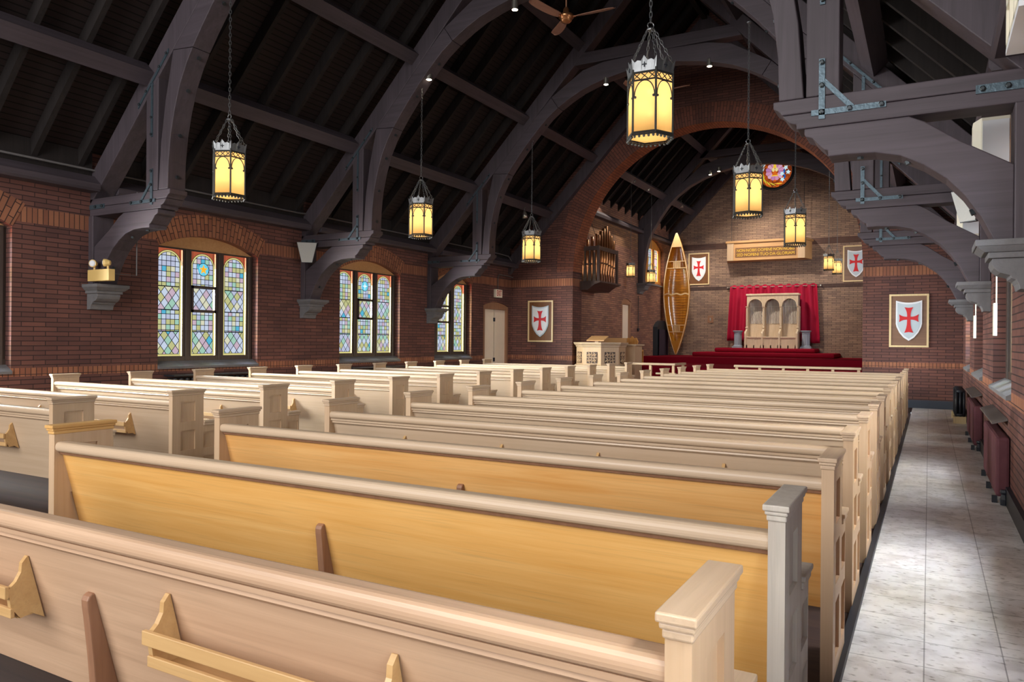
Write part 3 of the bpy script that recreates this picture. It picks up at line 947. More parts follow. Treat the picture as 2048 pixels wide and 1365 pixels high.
window(2, XW, *WIN[1], 0, lights3(WIN[1][0]), MGLASS, hopper=1, star='star')
window(3, XW, *WIN[2], 0, lights3(WIN[2][0]), MGLASS, hopper=1, star='burst')
window(4, XW, *WIN[3], 0, [(14.66, 15.12), (15.36, 15.80)], MGLASSN, hopper=0)
for k, (a, b) in enumerate(ROPS):
    window(5 + k, XR, a, b, PI, lights3(a) if b - a > 1.8 else [(a + .1, a + .56), (a + .8, a + 1.26)], MGLASS, hopper=1 if b - a > 1.8 else None)
window(10, CXL, 24.3, 26.4, 0, [(24.40, 24.82), (25.05, 25.47), (25.70, 26.12)], MGLASSC, 3.42, 4.66, 4.62, 0.33, None, MGOLDZ)
window(11, CXR, 24.3, 26.4, PI, [(24.40, 24.82), (25.05, 25.47), (25.70, 26.12)], MGLASSC, 3.42, 4.66, 4.62, 0.33, None, MGOLDZ)

window(13, CXR, 20.3, 22.4, PI, [(20.40, 20.82), (21.05, 21.47), (21.70, 22.12)], MGLASSC, 3.42, 4.66, 4.62, 0.33, None, MGOLDZ)  # unseen extra window, added to go with the throne fill light

# rose window: leaded petals, chalice, lilies and leaves
e = tag(empty('window_12', (XC, YB, RZ)), kind='structure')
MB().lathe([(.70, -.03), (.60, .03), (.565, .10), (.565, .12), (.70, .12)], 48, (0, 0, 0), 'y').xf(Matrix.Identity(4))
m = MB()
pr = [(.69, -.02), (.69, .0), (.60, .06), (.57, .16), (.56, .16), (.56, .10), (.60, -.02)]
n = 48
vs = [(r * math.cos(2 * PI * k / n), y, r * math.sin(2 * PI * k / n)) for r, y in pr for k in range(n)]
fs = [(i * n + k, i * n + (k + 1) % n, ((i + 1) % len(pr)) * n + (k + 1) % n, ((i + 1) % len(pr)) * n + k) for i in range(len(pr)) for k in range(n)]
m.add(vs, fs).build('window_frame', MBLACK, e, smooth=True)
mr, nt, b = new_mat('rose_ground_glass')
x, y, z = sep(nt, nt.nodes.new('ShaderNodeTexCoord').outputs['Object'])
vo = nt.nodes.new('ShaderNodeTexVoronoi')
vo.inputs['Scale'].default_value = 9
nt.links.new(comb(nt, x, 0.0, z), vo.inputs['Vector'])
vd = nt.nodes.new('ShaderNodeTexVoronoi')
vd.feature = 'DISTANCE_TO_EDGE'
vd.inputs['Scale'].default_value = 9
nt.links.new(comb(nt, x, 0.0, z), vd.inputs['Vector'])
cr, cg, cb_ = sep(nt, vo.outputs['Color'])
c = mixc(nt, cr, srgb(120, 44, 10), srgb(206, 92, 18))
c = mixc(nt, X(nt, vd.outputs[0]).lt(0.035), c, (.01, .008, .006))
nt.links.new(c, b.inputs['Emission Color'])
nt.links.new(c, b.inputs['Base Color'])
b.inputs['Emission Strength'].default_value = 0.4
gp = MB().lathe([(.575, .125), (.575, .13)], 48, (0, 0, 0), 'y').build('stained_glass_pane', mr, e)
MPINK = [emit('petal_glass', srgb(*c), .45) for c in ((196, 140, 176), (206, 160, 186), (176, 122, 172))]
for k in range(12):
    a0, a1 = 2 * PI * (k + .06) / 12, 2 * PI * (k + .94) / 12
    P = [(.12 * math.cos(a0), .12 * math.sin(a0)), (.29 * math.cos(a0), .29 * math.sin(a0)), (.32 * math.cos((a0 + a1) / 2), .32 * math.sin((a0 + a1) / 2)), (.29 * math.cos(a1), .29 * math.sin(a1)), (.12 * math.cos(a1), .12 * math.sin(a1))]
    MB().prism(P, .112, .124, 'y').build('petal', MPINK[k % 3], gp)
MY, MO, MCY, MGR, MBL = [emit(nm, srgb(*c), .45) for nm, c in (('yellow_glass', (236, 196, 60)), ('orange_glass', (214, 104, 28)), ('lily_glass', (196, 232, 240)), ('leaf_glass', (190, 190, 60)), ('blue_glass', (30, 84, 160)))]
for sx_ in (-.055, .055):
    MB().sphere((sx_, .115, .06), .05, 10, 6, (1, .2, 1.4)).build('chalice_bowl', emit('cream_glass', srgb(226, 214, 150), .45), gp)
MB().prism([(-.02, .0), (.02, .0), (.10, -.13), (-.10, -.13)], .105, .118, 'y').build('chalice_stem', MO, gp)
MB().prism([(-.11, -.13), (.11, -.13), (.10, -.165), (-.10, -.165)], .105, .118, 'y').build('chalice_foot', MY, gp)
MB().prism([(-.06, .12), (.05, .12), (.04, .24), (-.04, .25)], .105, .118, 'y').build('host', MY, gp)
for px_, pz_ in ((.24, -.10), (.25, -.30), (.36, .10), (.44, -.06), (.44, .22)):
    P = [((.085 if i % 2 == 0 else .045) * math.cos(PI * i / 5 + px_ * 9), (.085 if i % 2 == 0 else .045) * math.sin(PI * i / 5 + px_ * 9)) for i in range(10)]
    MB().prism([(px_ + p, pz_ + q) for p, q in P], .10, .122, 'y').build('lily', MCY, gp)
for i, (a, r) in enumerate(((-2.4, .45), (-2.7, .42), (-2.05, .46), (-1.75, .44), (2.75, .45), (2.45, .46), (-1.3, .45), (3.05, .42))):
    p = Vector((r * math.cos(a), r * math.sin(a)))
    d = Vector((math.cos(a + 1.2), math.sin(a + 1.2))) * .15
    q = Vector((-d.y, d.x)) * .14
    MB().prism([tuple(p - d), tuple(p + q), tuple(p + d), tuple(p - q)], .108, .123, 'y').build('leaf', MGR if i < 4 else MCY if i in (4, 5, 7) else MY, gp)
for px_, pz_ in ((.31, -.02), (.32, -.2)):
    MB().prism([(px_ - .03, pz_ - .07), (px_ + .03, pz_ - .06), (px_ + .03, pz_ + .06), (px_ - .03, pz_ + .07)], .11, .124, 'y').build('blue_piece', MBL, gp)

# doors
def door(n, x, ya, yb, zb, zt, rise, leaves, mat, opening=0.0):
    yc = (ya + yb) / 2
    e = tag(empty('door_%d' % n, (x, yc, zb)), kind='structure')
    h, H = (yb - ya) / 2, zt - zb
    m = MB()
    m.box(-.2, .0, -h, -h + .085, 0, H).box(-.2, .0, h - .085, h, 0, H)
    pts = arc(-h, h, H - .005, rise)[0]
    m.prism([(-h, H - .09)] + pts + [(h, H - .09)], -.2, -.01, 'x')
    m.build('door_frame', MFIN, e, bevel=.008)
    w = (2 * h - .17) / leaves
    for k in range(leaves):
        a = -h + .085 + k * w
        m = MB().box(-.10, -.06, a + .03 * (k > 0), a + w - .03 * (k < leaves - 1), .01, H - .095)
        l = m.build('door_leaf', mat, e)
    for z in (.35 * H, .82 * H):
        MB().box(-.065, -.045, -h + .085 + w - .05 if leaves > 1 else -h + .08, -h + .085 + w + .035 if leaves > 1 else -h + .11, z, z + .1).build('hinge', MBLACK, e)
    MB().box(-.36, -.30, -h - .05, h + .05, 0, H + .1).build('door_backing', MBLACK, e)
door(1, XW, 16.53, 17.84, 0.0, 2.27, 0.11, 2, MDOOR)
door(2, CXL, 22.17, 22.98, F1, 2.62, 0.1, 1, MDOOR)

# ------------------------------------------------------------------ pews
PL = 3.582
def rounded(x0, y0, x1, y1, r, n=3):
    P = []
    for cx_, cy_, a in ((x1 - r, y0 + r, -90), (x1 - r, y1 - r, 0), (x0 + r, y1 - r, 90), (x0 + r, y0 + r, 180)):
        for i in range(n + 1):
            t = math.radians(a + 90 * i / n)
            P.append((cx_ + r * math.cos(t), cy_ + r * math.sin(t)))
    return P

def pew_end(parent, xc, mz, my):
    """panelled end with a tall back post and a lower arm; xc is its middle"""
    t2 = .010
    m = MB()
    out = [(.018, 0), (.018, .878), (.327, .878), (.327, .592), (.482, .592), (.482, 0)]
    m.prism(out, xc - t2, xc + t2, 'x')
    for sx in (-1, 1):
        a, b = sorted((xc + sx * t2, xc + sx * (t2 + .013)))
        st = [(.018, .098, 0, .878), (.243, .327, .0, .878), (.415 + .055, .482, 0, .592), (.098, .243, .81, .878), (.098, .243, .565, .642), (.327, .47, .535, .592),
              (.098, .243, .325, .398), (.327, .47, .325, .398), (.098, .243, 0, .10), (.327, .47, 0, .10)]
        for y0, y1, z0, z1 in st: m.box(a, b, y0, y1, z0, z1)
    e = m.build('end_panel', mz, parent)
    m = MB()
    for x0, x1, y0, y1, z0, z1 in ((-.036, .036, 0, .345, .897, .915), (-.031, .031, .006, .339, .885, .897), (-.027, .027, .012, .333, .868, .885)):
        m.box(xc + x0, xc + x1, y0, y1, z0, z1)
    m.build('end_cap', my, e, bevel=.004)
    m = MB()
    m.box(xc - .036, xc + .036, .328, .502, .616, .634).box(xc - .03, xc + .03, .328, .494, .592, .616)
    m.build('arm_cap', my, e, bevel=.004)

def rack(parent, xa, xb):
    # hung on the sloping back; k(z) is the y of the board's rear face
    k = lambda z: .055 + (.78 - z) * .262
    r = empty('hymnal_rack', (0, 0, 0), 0, parent)
    def br(x):
        P = [(k(.685) - .006, .690), (k(.66) - .028, .672), (k(.63) - .038, .645), (k(.60) - .06, .62), (k(.59) - .085, .60), (k(.56) - .085, .545), (k(.55) - .06, .505), (k(.5) - .04, .512), (k(.5) - .002, .488), (k(.69) - .002, .690)]
        return MB().prism(P, x - .008, x + .008, 'x')
    br(xa).build('rack_bracket', MRACK, r)
    br(xb).build('rack_bracket', MRACK, r)
    for z0, z1 in ((.575, .612), (.513, .542)):
        y = k(z0) - .094
        MB().box(xa - .012, xb + .012, y - .006, y + .006, z0, z1).build('rack_slat', MRACK, r, bevel=.002)
    MB().box(xa, xb, k(.51) - .075, k(.51) - .003, .505, .513).build('rack_shelf', MRACK, r)

def make_pew(mback, mrail, mend, mcap, racks):
    e = empty('pew')
    k = lambda z: .055 + (.78 - z) * .262
    m = MB()
    x0, x1 = .05, PL - .05
    m.prism([(k(.80), .80), (k(.27), .27), (k(.27) + .022, .27), (k(.80) + .022, .80)], x0, x1, 'x')
    m.build('backrest', mback, e)
    m = MB()
    m.prism(rounded(.022, .778, .10, .83, .022, 4), x0, x1, 'x')
    rail = m.build('back_rail', mrail, e, smooth=False)
    m = MB()
    if mback in (MGOLD, MGOLD2): m.prism([(.04, .778), (.046, .766), (.058, .762), (.09, .762), (.09, .778)], x0, x1, 'x')
    else: m.prism([(.034, .778), (.036, .764), (.048, .758), (.046, .748), (.058, .738), (.09, .738), (.09, .778)], x0, x1, 'x')
    m.build('moulding_and_shade_strip', MFIN if mback in (MGOLD, MGOLD2) else mback, rail)  # golden pews: thin dark strip paints in the shadow line under the rail
    MB().prism([(k(.43) + .021, .405), (.47, .415), (.487, .428), (.47, .442), (k(.43) + .021, .43)], x0, x1, 'x').build('seat', MOAKX, e)
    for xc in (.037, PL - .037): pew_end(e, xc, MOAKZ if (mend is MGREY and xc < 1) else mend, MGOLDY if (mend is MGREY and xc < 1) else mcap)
    # support fin in the middle of the back
    P = [(k(.62) + .002, .624), (k(.61) - .010, .623), (k(.6) - .022, .617), (k(.59) - .030, .605), (k(.57) - .034, .585), (k(.53) - .040, .555), (k(.5) - .044, .52), (k(.42) - .056, .44), (k(.3) - .075, .3), (k(.1) - .10, .1), (k(.02) - .115, 0), (k(0) + .01, 0), (k(.27) + .0, .27)]
    MB().prism(P, PL / 2 - .016, PL / 2 + .016, 'x').build('support_fin', MFIN if mback in (MTAN, MGOLD, MGOLD2) else MOAKZ, e, bevel=.004)
    if racks:
        c = PL / 2
        rack(e, c - 1.08, c - .30)
        rack(e, c + .37, c + 1.12)
    return e

ORD = ['first', 'second', 'third', 'fourth', 'fifth', 'sixth', 'seventh', 'eighth', 'ninth', 'tenth', 'eleventh', 'twelfth', 'thirteenth', 'fourteenth', 'fifteenth']
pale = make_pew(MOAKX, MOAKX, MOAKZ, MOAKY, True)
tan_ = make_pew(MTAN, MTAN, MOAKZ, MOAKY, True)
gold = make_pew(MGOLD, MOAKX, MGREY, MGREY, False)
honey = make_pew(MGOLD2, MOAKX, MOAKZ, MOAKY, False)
YR = [1.20, 2.145, 3.13, 4.11] + [5.09 + .985 * i for i in range(11)]
GR, GL = 'pews in the right-hand block', 'pews in the left-hand block'
used = False
for i, y in enumerate(YR):
    if i == 0: p, lab = tan_, 'tan oak pew cut off at the bottom edge, with wooden hymnal racks on its back'
    elif i == 1: p, lab = gold, 'golden varnished pew, brightest back, behind the front tan pew'
    elif i == 2: p, lab = honey, 'honey coloured pew with smooth back, just ahead of the golden varnished one'
    else:
        p = dup(pale)
        lab = 'pale oak pew, %s row from the camera in the right-hand block' % ORD[i]
        if i == 14: lab = 'farthest pale oak pew of the right-hand block, nearest the altar rail'
    dx = {0: -.006, 1: -.011, 2: .012}.get(i, 0)
    p.location = (-3.899 + dx, y, 0)
    tag(p, lab, 'pew', GR)
for i in range(13):
    p = pale if i == 0 else dup(pale)
    p.location = (-9.123, 3.09 + .983 * i, 0)
    lab = 'pale oak pew, %s in view in the left-hand block counting from the camera' % ORD[i]
    if i == 12: lab = 'farthest pale oak pew of the left-hand block, nearest the pulpit'
    tag(p, lab, 'pew', GL)

# ------------------------------------------------------------------ hanging lanterns
def chain_links(m, p0, p1, L=.058, w=.011, r=.0042, n=5):
    p0, p1 = Vector(p0), Vector(p1)
    d = p1 - p0
    cnt = max(2, int(d.length / (L * .78)))
    st = d / cnt
    u = d.normalized()
    a = u.orthogonal().normalized()
    b = u.cross(a)
    for i in range(cnt):
        c = p0 + st * (i + .5)
        s_ = a if i % 2 == 0 else b
        pts = []
        for k in range(10):
            t = 2 * PI * k / 10
            pts.append(c + s_ * (w * math.cos(t)) + u * (L * .5 * math.sin(t)))
        m.tube(pts, r, n, closed=True)
    return m

def make_lantern(chain_top, bulbw):
    """hexagonal gothic lantern, origin at the bottom, ring at 1.04 m, chain up to chain_top"""
    e = empty('lantern')
    R = .2
    hexp = [(R * math.cos(PI / 3 * k + .42), R * math.sin(PI / 3 * k + .42)) for k in range(6)]
    fr = MB()
    def P(k, f, z, out=1.0):
        a, b = hexp[k % 6], hexp[(k + 1) % 6]
        return Vector(((a[0] + (b[0] - a[0]) * f) * out, (a[1] + (b[1] - a[1]) * f) * out, z))
    for k in range(6):
        fr.tube([P(k, 0, .055), P(k, 0, .60)], .0095, 6)
        for z, r in ((.06, .011), (.505, .008), (.57, .010)):
            fr.tube([P(k, 0, z), P(k, 1, z)], r, 5)
        # pointed tracery arch with cusps
        for sgn in (0, 1):
            q = []
            for i in range(9):
                t = i / 8
                f = .05 + .45 * (1 - math.cos(t * PI / 2)) ** .9 if False else .06 + .44 * (t ** 1.7)
                z = .375 + .125 * math.sin(t * PI / 2)
                q.append(P(k, f if sgn == 0 else 1 - f, z, 1.005))
            fr.tube([P(k, .06 if sgn == 0 else .94, .355, 1.005)] + q, .0052, 4)
            fr.sphere(P(k, .10 if sgn == 0 else .90, .362, 1.0), .012, 6, 4)
        # lattice band of crossed bars
        for i in range(3):
            f0, f1 = i / 3 + .02, (i + 1) / 3 - .02
            fr.tube([P(k, f0, .512, 1.004), P(k, f1, .565, 1.004)], .0045, 4)
            fr.tube([P(k, f1, .512, 1.004), P(k, f0, .565, 1.004)], .0045, 4)
        # fleurons hanging from the lower edge
        for i in range(5):
            f = (i + .5) / 5
            c = P(k, f, .028, 1.03)
            fr.sphere(c, .013, 6, 4, (1, 1, 1.2))
            fr.tube([c, P(k, f, .06, 1.0)], .005, 4)
        fr.tube([P(k, 0, .04, 1.04), P(k, 1, .04, 1.04)], .0075, 5)
    f = fr.build('lantern_frame', MDPEW, e)
    # flaring crown plates with a crested top edge
    cr = MB()
    for k in range(6):
        top = [(0, .105), (.10, .075), (.22, .088), (.36, .082), (.5, .118), (.64, .082), (.78, .088), (.90, .075), (1, .105)]
        lo, hi = [], []
        for fch, z in top:
            lo.append(P(k, fch, .575, 1.0))
            hi.append(P(k, fch, .575 + z * 1.1, 1.0 + .16 * (z / .1) ** 2 * .6))
        nn = len(top)
        cr.add(lo + hi, [(i, i + 1, nn + i + 1, nn + i) for i in range(nn - 1)])
    c = cr.build('lantern_crown', MPEWTER, e, recalc=False)
    md = c.modifiers.new('solid', 'SOLIDIFY')
    md.thickness = .004
    for k in range(6):
        cm = MB()
        o = P(k, .5, .632, 1.065)
        tdir = (P(k, 1, 0) - P(k, 0, 0)).normalized()
        cm.tube([o - tdir * .02, o + tdir * .02], .0055, 4)
        cm.tube([o - Vector((0, 0, .022)), o + Vector((0, 0, .022))], .0055, 4)
        cm.build('crown_cross', MBLACK, c)
    for k in range(6):
        g = MB()
        g.add([P(k, 0, .06, .985), P(k, 1, .06, .985), P(k, 1, .575, .985), P(k, 0, .575, .985)], [(0, 1, 2, 3)])
        g.build('glass_panel', MAMBER, e, recalc=False)
    g = MB()
    g.add([P(k, 0, .055, .97) for k in range(6)], [tuple(range(6))])
    g.build('base_glass', MAMBER, e, recalc=False)
    ch = MB()
    for k in range(0, 6):
        if k % 2 == 0 or True:
            chain_links(ch, P(k, 0, .66, 1.02), Vector((hexp[k][0] * .14, hexp[k][1] * .14, 1.0)), .05, .010, .0036, 4)
    ch.lathe([(.034, .985), (.036, .992), (.034, 1.0)], 10)
    ch.tube([(0.028 * math.cos(2 * PI * i / 10), 0, 1.03 + .028 * math.sin(2 * PI * i / 10)) for i in range(10)], .005, 5, closed=True)
    ch.build('suspension_chains', MPEWTER, e)
    h = MB()
    chain_links(h, (0, 0, 1.055), (0, 0, chain_top), .06, .012, .0045, 4)
    h.lathe([(.03, chain_top - .012), (.034, chain_top), (.02, chain_top + .012)], 10)
    h.build('hanging_chain', MPEWTER, e)
    for z in (.265, .455):
        l = bpy.data.lights.new('lantern_bulb', 'POINT')
        l.energy, l.color, l.shadow_soft_size = bulbw, (1, .83, .58), .035
        o = bpy.data.objects.new('lantern_bulb', l)
        COL.objects.link(o)
        o.parent = e
        o.location = (0, 0, z)
        b_ = MB().sphere((0, 0, z), .026, 10, 6).build('bulb', MBULB, e, smooth=True)
    return e
MBULB = translucent('frosted_bulb', (1, .95, .85), .85)
LANT = make_lantern(2.62, .95)
places = [(-7.475, 6.26, 3.035, 'lantern hanging far left in front of the dark rafters'), (-7.50, 10.23, 3.06, 'second lantern of the left-hand row'), (-7.475, 14.19, 3.03, 'farthest lantern of the left-hand row, beside the round brick arch'),
          (-2.14, 6.26, 3.09, 'lantern at upper centre, largest and nearest'), (-2.13, 10.23, 3.02, 'lantern just left of the rose window'), (-2.125, 14.19, 3.08, 'lantern in front of the lettered wall box')]
for i, (x, y, z, lab) in enumerate(places):
    e = LANT if i == 0 else dup(LANT)
    e.location = (x, y, z)
    e.rotation_euler = (0, 0, (math.atan2(-y, -x) + (.08, .28, .3, .24, .08, .06)[i] - .42) % (PI / 3))
    tag(e, 'lit amber gothic ' + lab, 'lantern', 'hanging lanterns of the nave')
SML = make_lantern(5.12, 0.4)
sp = [(-7.68, 20.85, 3.24, 'by the copper organ pipes'), (-7.55, 22.3, 3.16, 'in front of the small chancel window'), (-2.17, 19.8, 3.13, 'left of the pair beside the right shield'), (-2.13, 21.3, 3.16, 'lower right of the pair beside the right shield')]
for i, (x, y, z, lab) in enumerate(sp):
    e = SML if i == 0 else dup(SML)
    e.location = (x, y, z)
    e.scale = (.62, .62, .62)
    tag(e, 'small lit amber lantern ' + lab, 'lantern', 'small lanterns of the chancel')

# ------------------------------------------------------------------ ceiling fans and spot lamps
def fan(loc, rz, rod, label, R=.74):
    e = thing('ceiling_fan', label, 'ceiling fan', loc, rz, 'wooden ceiling fans')
    MB().lathe([(.012, .12), (.012, rod)], 8).build('down_rod', MFIN, e)
    m = MB()
    m.lathe([(.02, -.075), (.06, -.07), (.085, -.045), (.09, -.015), (.115, .0), (.115, .035), (.08, .055), (.05, .07), (.045, .12), (.03, .15), (.015, .16)], 20)
    m.build('motor_housing', MCOPP, e, smooth=True)
    for k in range(3):
        a = 2 * PI * k / 3
        m = MB()
        nn = 12
        top, bot = [], []
        prof = [(.13, .035, .04), (.2, .05, .055), (.3, .06, .062), (.42, .066, .066), (.55, .068, .066), (.66, .062, .06), (.72, .045, .05), (R, .012, .03)]
        L = [(r, w1, w2, .05 * (r / R) ** 2) for r, w1, w2 in prof]
        vs = []
        for r, w1, w2, dz in L:
            off = .06 * (r / R) ** 2
            for yy, zz in ((-w1 + off, -.016), (w2 + off, .016)):
                vs.append((r, yy, zz + dz))
        for r, w1, w2, dz in L:
            off = .06 * (r / R) ** 2
            for yy, zz in ((-w1 + off, -.016), (w2 + off, .016)):
                vs.append((r, yy, zz + dz + .009))
        nL = len(L)
        fs = [(2 * i, 2 * i + 1, 2 * i + 3, 2 * i + 2) for i in range(nL - 1)]
        fs += [tuple(2 * nL + q for q in f[::-1]) for f in fs]
        edge = [2 * i for i in range(nL)] + [2 * i + 1 for i in range(nL)][::-1]
        fs += [(edge[i], edge[(i + 1) % len(edge)], edge[(i + 1) % len(edge)] + 2 * nL, edge[i] + 2 * nL) for i in range(len(edge))]
        m.add(vs, fs)
        bo = m.build('fan_blade', MBROWNF, e, smooth=False)
        bo.rotation_euler = (0, 0, a)
        mm = MB().box(.09, .15, -.018, .018, -.004, .008)
        ir = mm.build('blade_iron', MCOPP, bo)
fan((-4.79, 10.15, 6.21), .10, .62, 'wooden three-bladed ceiling fan at the top edge of the picture')
fan((-4.80, 14.1, 6.25), .02, .56, 'wooden ceiling fan half hidden behind the nearest hanging lantern')

def can_spot(loc, label, tilt=0.0, r=.052, h=.13):
    e = thing('ceiling_spotlight', label, 'spotlight', loc, 0, 'steel can spotlights on the trusses')
    MB().lathe([(r, 0), (r, h), (r * .8, h + .015)], 16).build('lamp_can', MSTEEL, e, smooth=False)
    MB().lathe([(r * .86, -.003), (r * .86, .004)], 16).build('lamp_lens', MLAMP, e)
    return e
def cone_spot(loc, label, rz=0, rx=.15):
    e = thing('track_spotlight', label, 'spotlight', loc, rz, 'bell-shaped track spotlights')
    m = MB().lathe([(.07, -.19), (.062, -.12), (.045, -.05), (.03, -.01), (.012, .0)], 16)
    b_ = m.build('lamp_shade', MSTEEL, e, smooth=True)
    MB().lathe([(.06, -.186), (.06, -.18)], 16).build('lamp_lens', MLAMP, b_)
    b_.rotation_euler = (rx, 0, 0)
    MB().tube([(0, 0, -.01), (0, 0, .05), (0, .03, .08)], .012, 6).build('lamp_arm', MSTEEL, e)
    return e
can_spot((-5.70, 10.2, 6.54), 'steel can spotlight under the middle truss at the top edge of the picture')
can_spot((-7.35, 10.22, 5.72), 'steel can spotlight by the top of the second left lantern chain')
can_spot((-5.75, 14.1, 6.56), 'steel can spotlight under the left half of the far nave truss')
can_spot((-3.66, 14.1, 6.57), 'steel can spotlight under the right half of the far nave truss')
cone_spot((-8.72, 16.17, 4.56), 'bell-shaped steel spotlight hanging beside the farthest left lantern')
cone_spot((-.9, 16.17, 4.42), 'white bell spotlight in the gap behind the middle right truss')
cone_spot((-7.55, 25.45, 6.20), 'bell-shaped steel spotlight on the purlin above the canoe')
for i, (x, y, z, lab) in enumerate(((-6.05, 23.5, 6.62, 'left'), (-5.78, 23.5, 6.70, 'right'))):
    can_spot((x, y, z), '%s one of two can spotlights side by side on the chancel truss' % lab, h=.12)
# lighting track on the chancel purlin
t = thing('lighting_track', 'white lighting track with two lamp heads along the chancel purlin', 'track light', (-7.62, 21.0, 6.12))
MB().box(-.02, .02, -2.1, 2.2, -.02, .02).build('track_rail', MBEIGE, t)
for y in (-.25, 1.05):
    MB().lathe([(.045, -.10), (.05, 0), (.02, .03)], 12, (.06, y, -.02)).build('lamp_head', MSTEEL, t)

# ------------------------------------------------------------------ shields
def shield_curve(w, h, dip):
    P = []
    for i in range(9):
        t = -1 + i / 4
        P.append((t * w / 2, h - dip * (1 - t * t)))
    R_ = [(w / 2, .42 * h), (w * .47, .34 * h), (w * .36, .2 * h), (w * .2, .08 * h), (0, 0)]
    return P + R_ + [(-a, b) for a, b in R_[-2::-1]]
def shield(x, y, z, w, h, label, field, border, k=1.0, walnut=MPLAQ):
    t = thing('shield_plaque', label, 'shield plaque', (x, y, z), 0, 'shield plaques on the brick walls')
    f = .028 * w / .75 * 1.4
    MB().box(-w / 2 + f / 2, w / 2 - f / 2, -.02, 0, f / 2, h - f / 2).build('backing_board', walnut, t)
    m = MB()
    m.box(-w / 2, -w / 2 + f, -.035, 0, 0, h).box(w / 2 - f, w / 2, -.035, 0, 0, h).box(-w / 2 + f, w / 2 - f, -.035, 0, 0, f).box(-w / 2 + f, w / 2 - f, -.035, 0, h - f, h)
    m.build('frame', MPALEF, t)
    sw, sh = w * .66, h * .76
    oz = h * .12
    S1 = [(a, b + oz) for a, b in shield_curve(sw, sh, sh * .055)]
    o = MB().prism(S1, -.045, -.02, 'y').build('shield_border', border, t)
    S2 = [(a * .88, (b - sh * .5) * .90 + sh * .5 + oz + .0) for a, b in shield_curve(sw, sh, sh * .055)]
    o = MB().prism(S2, -.050, -.03, 'y').build('shield_face', field, t)
    # flared cross
    cz = oz + sh * .56
    a, L, l2, e1 = .032 * w / .75 * 1.0, sw * .37, sh * .30, .085 * w / .75
    m = MB()
    P = []
    for dx, dz, L in ((1, 0, sw * .37), (0, 1, sh * .27), (-1, 0, sw * .37), (0, -1, sh * .36)):
        E = [(a + (L - a) * i / 6, a + (e1 - a) * (i / 6) ** 2.6) for i in range(7)]
        Q = [(q, -r) for q, r in E] + [(L * .95, 0)] + E[::-1]
        P += [(q * dx - r * dz, cz + q * dz + r * dx) for q, r in Q[:-1]]
    m.prism(P, -.058, -.04, 'y')
    m.build('cross', MCROSS, o)
shield(-9.165, YF, 1.325, .755, 1.115, 'white shield with red cross in a pale frame, beside the left door', MWHITE, MSHGREY)
shield(-.383, YF, 1.285, .745, 1.13, 'grey shield with red cross and white edge, right of the arch by the aisle', MSHGREY, MWHITE, walnut=wood('dull_walnut', srgb(140, 106, 84), srgb(118, 88, 70), 'x', .5, .6))
shield(-7.355, YB, 3.44, .76, 1.16, 'white shield with red cross on the chancel back wall beside the canoe', MWHITE, MWHITE)
shield(-2.13, YB, 3.40, .80, 1.2, 'grey shield with red cross on the chancel back wall, right of the curtain', MSHGREY, MWHITE, walnut=wood('grey_walnut', srgb(140, 112, 96), srgb(116, 92, 80), 'x', .5, .6))

# ------------------------------------------------------------------ lettering
def text_mesh(s, width, depth, name, mat, parent, loc, rot, height=None):
    cu = bpy.data.curves.new(name, 'FONT')
    cu.body = s
    cu.extrude = depth
    cu.align_x = 'CENTER'
    cu.align_y = 'CENTER'
    cu.resolution_u = 3
    tmp = bpy.data.objects.new(name + '_curve', cu)
    COL.objects.link(tmp)
    dg = bpy.context.evaluated_depsgraph_get()
    me = bpy.data.meshes.new_from_object(tmp.evaluated_get(dg))
    bpy.data.objects.remove(tmp)
    xs = [v.co.x for v in me.vertices]
    ys = [v.co.y for v in me.vertices]
    k = width / (max(xs) - min(xs))
    ky = height / (max(ys) - min(ys)) if height else k
    for v in me.vertices: v.co = Vector((v.co.x * k, v.co.y * ky, v.co.z))
    me.materials.clear()
    me.materials.append(mat)
    o = bpy.data.objects.new(name, me)
    COL.objects.link(o)
    o.parent = parent
    o.location = loc
    o.rotation_euler = rot
    return o

# lettered box on the chancel back wall
t = thing('lettered_wall_box', 'wooden box with gold Latin lettering high on the chancel back wall', 'sign', (-4.92, YB, 4.2))
m = MB()
HW, D = 1.42, .62
m.prism([(-HW, 0), (-HW + .14, -D), (HW - .14, -D), (HW, 0)], .0, .60, 'z')
m.build('box_body', MSIGN, t)
MB().prism([(-HW - .06, 0), (-HW + .10, -D - .07), (HW - .10, -D - .07), (HW + .06, 0)], .60, .68, 'z').build('cornice', MSIGN, t, bevel=.02)
for s_ in (-1, 1):
    a, b = sorted((s_ * (HW - .14), s_ * (HW - .36)))
    MB().box(a, b, -D - .03, -D, .0, .62).build('pilaster', MOAKZ, t)
MB().box(-1.0, 1.0, -D - .012, -D, .10, .44).build('inscription_panel', MPLAQ, t)
text_mesh('NON\u00b7NOBIS\u00b7DOMINE\u00b7NON\u00b7NOBIS', 1.9, .006, 'inscription', MGOLDL, t, (0, -D - .016, .335), (PI / 2, 0, 0), .10)
text_mesh('SED\u00b7NOMINI\u00b7TUO\u00b7DA\u00b7GLORIAM', 1.9, .006, 'inscription', MGOLDL, t, (0, -D - .016, .185), (PI / 2, 0, 0), .10)
m = MB()
for x in (-1.2, 1.2): m.tube([(x, -.3, .68), (x, -.3, 2.6)], .008, 5)
m.build('hanging_rod', MBLACK, t)

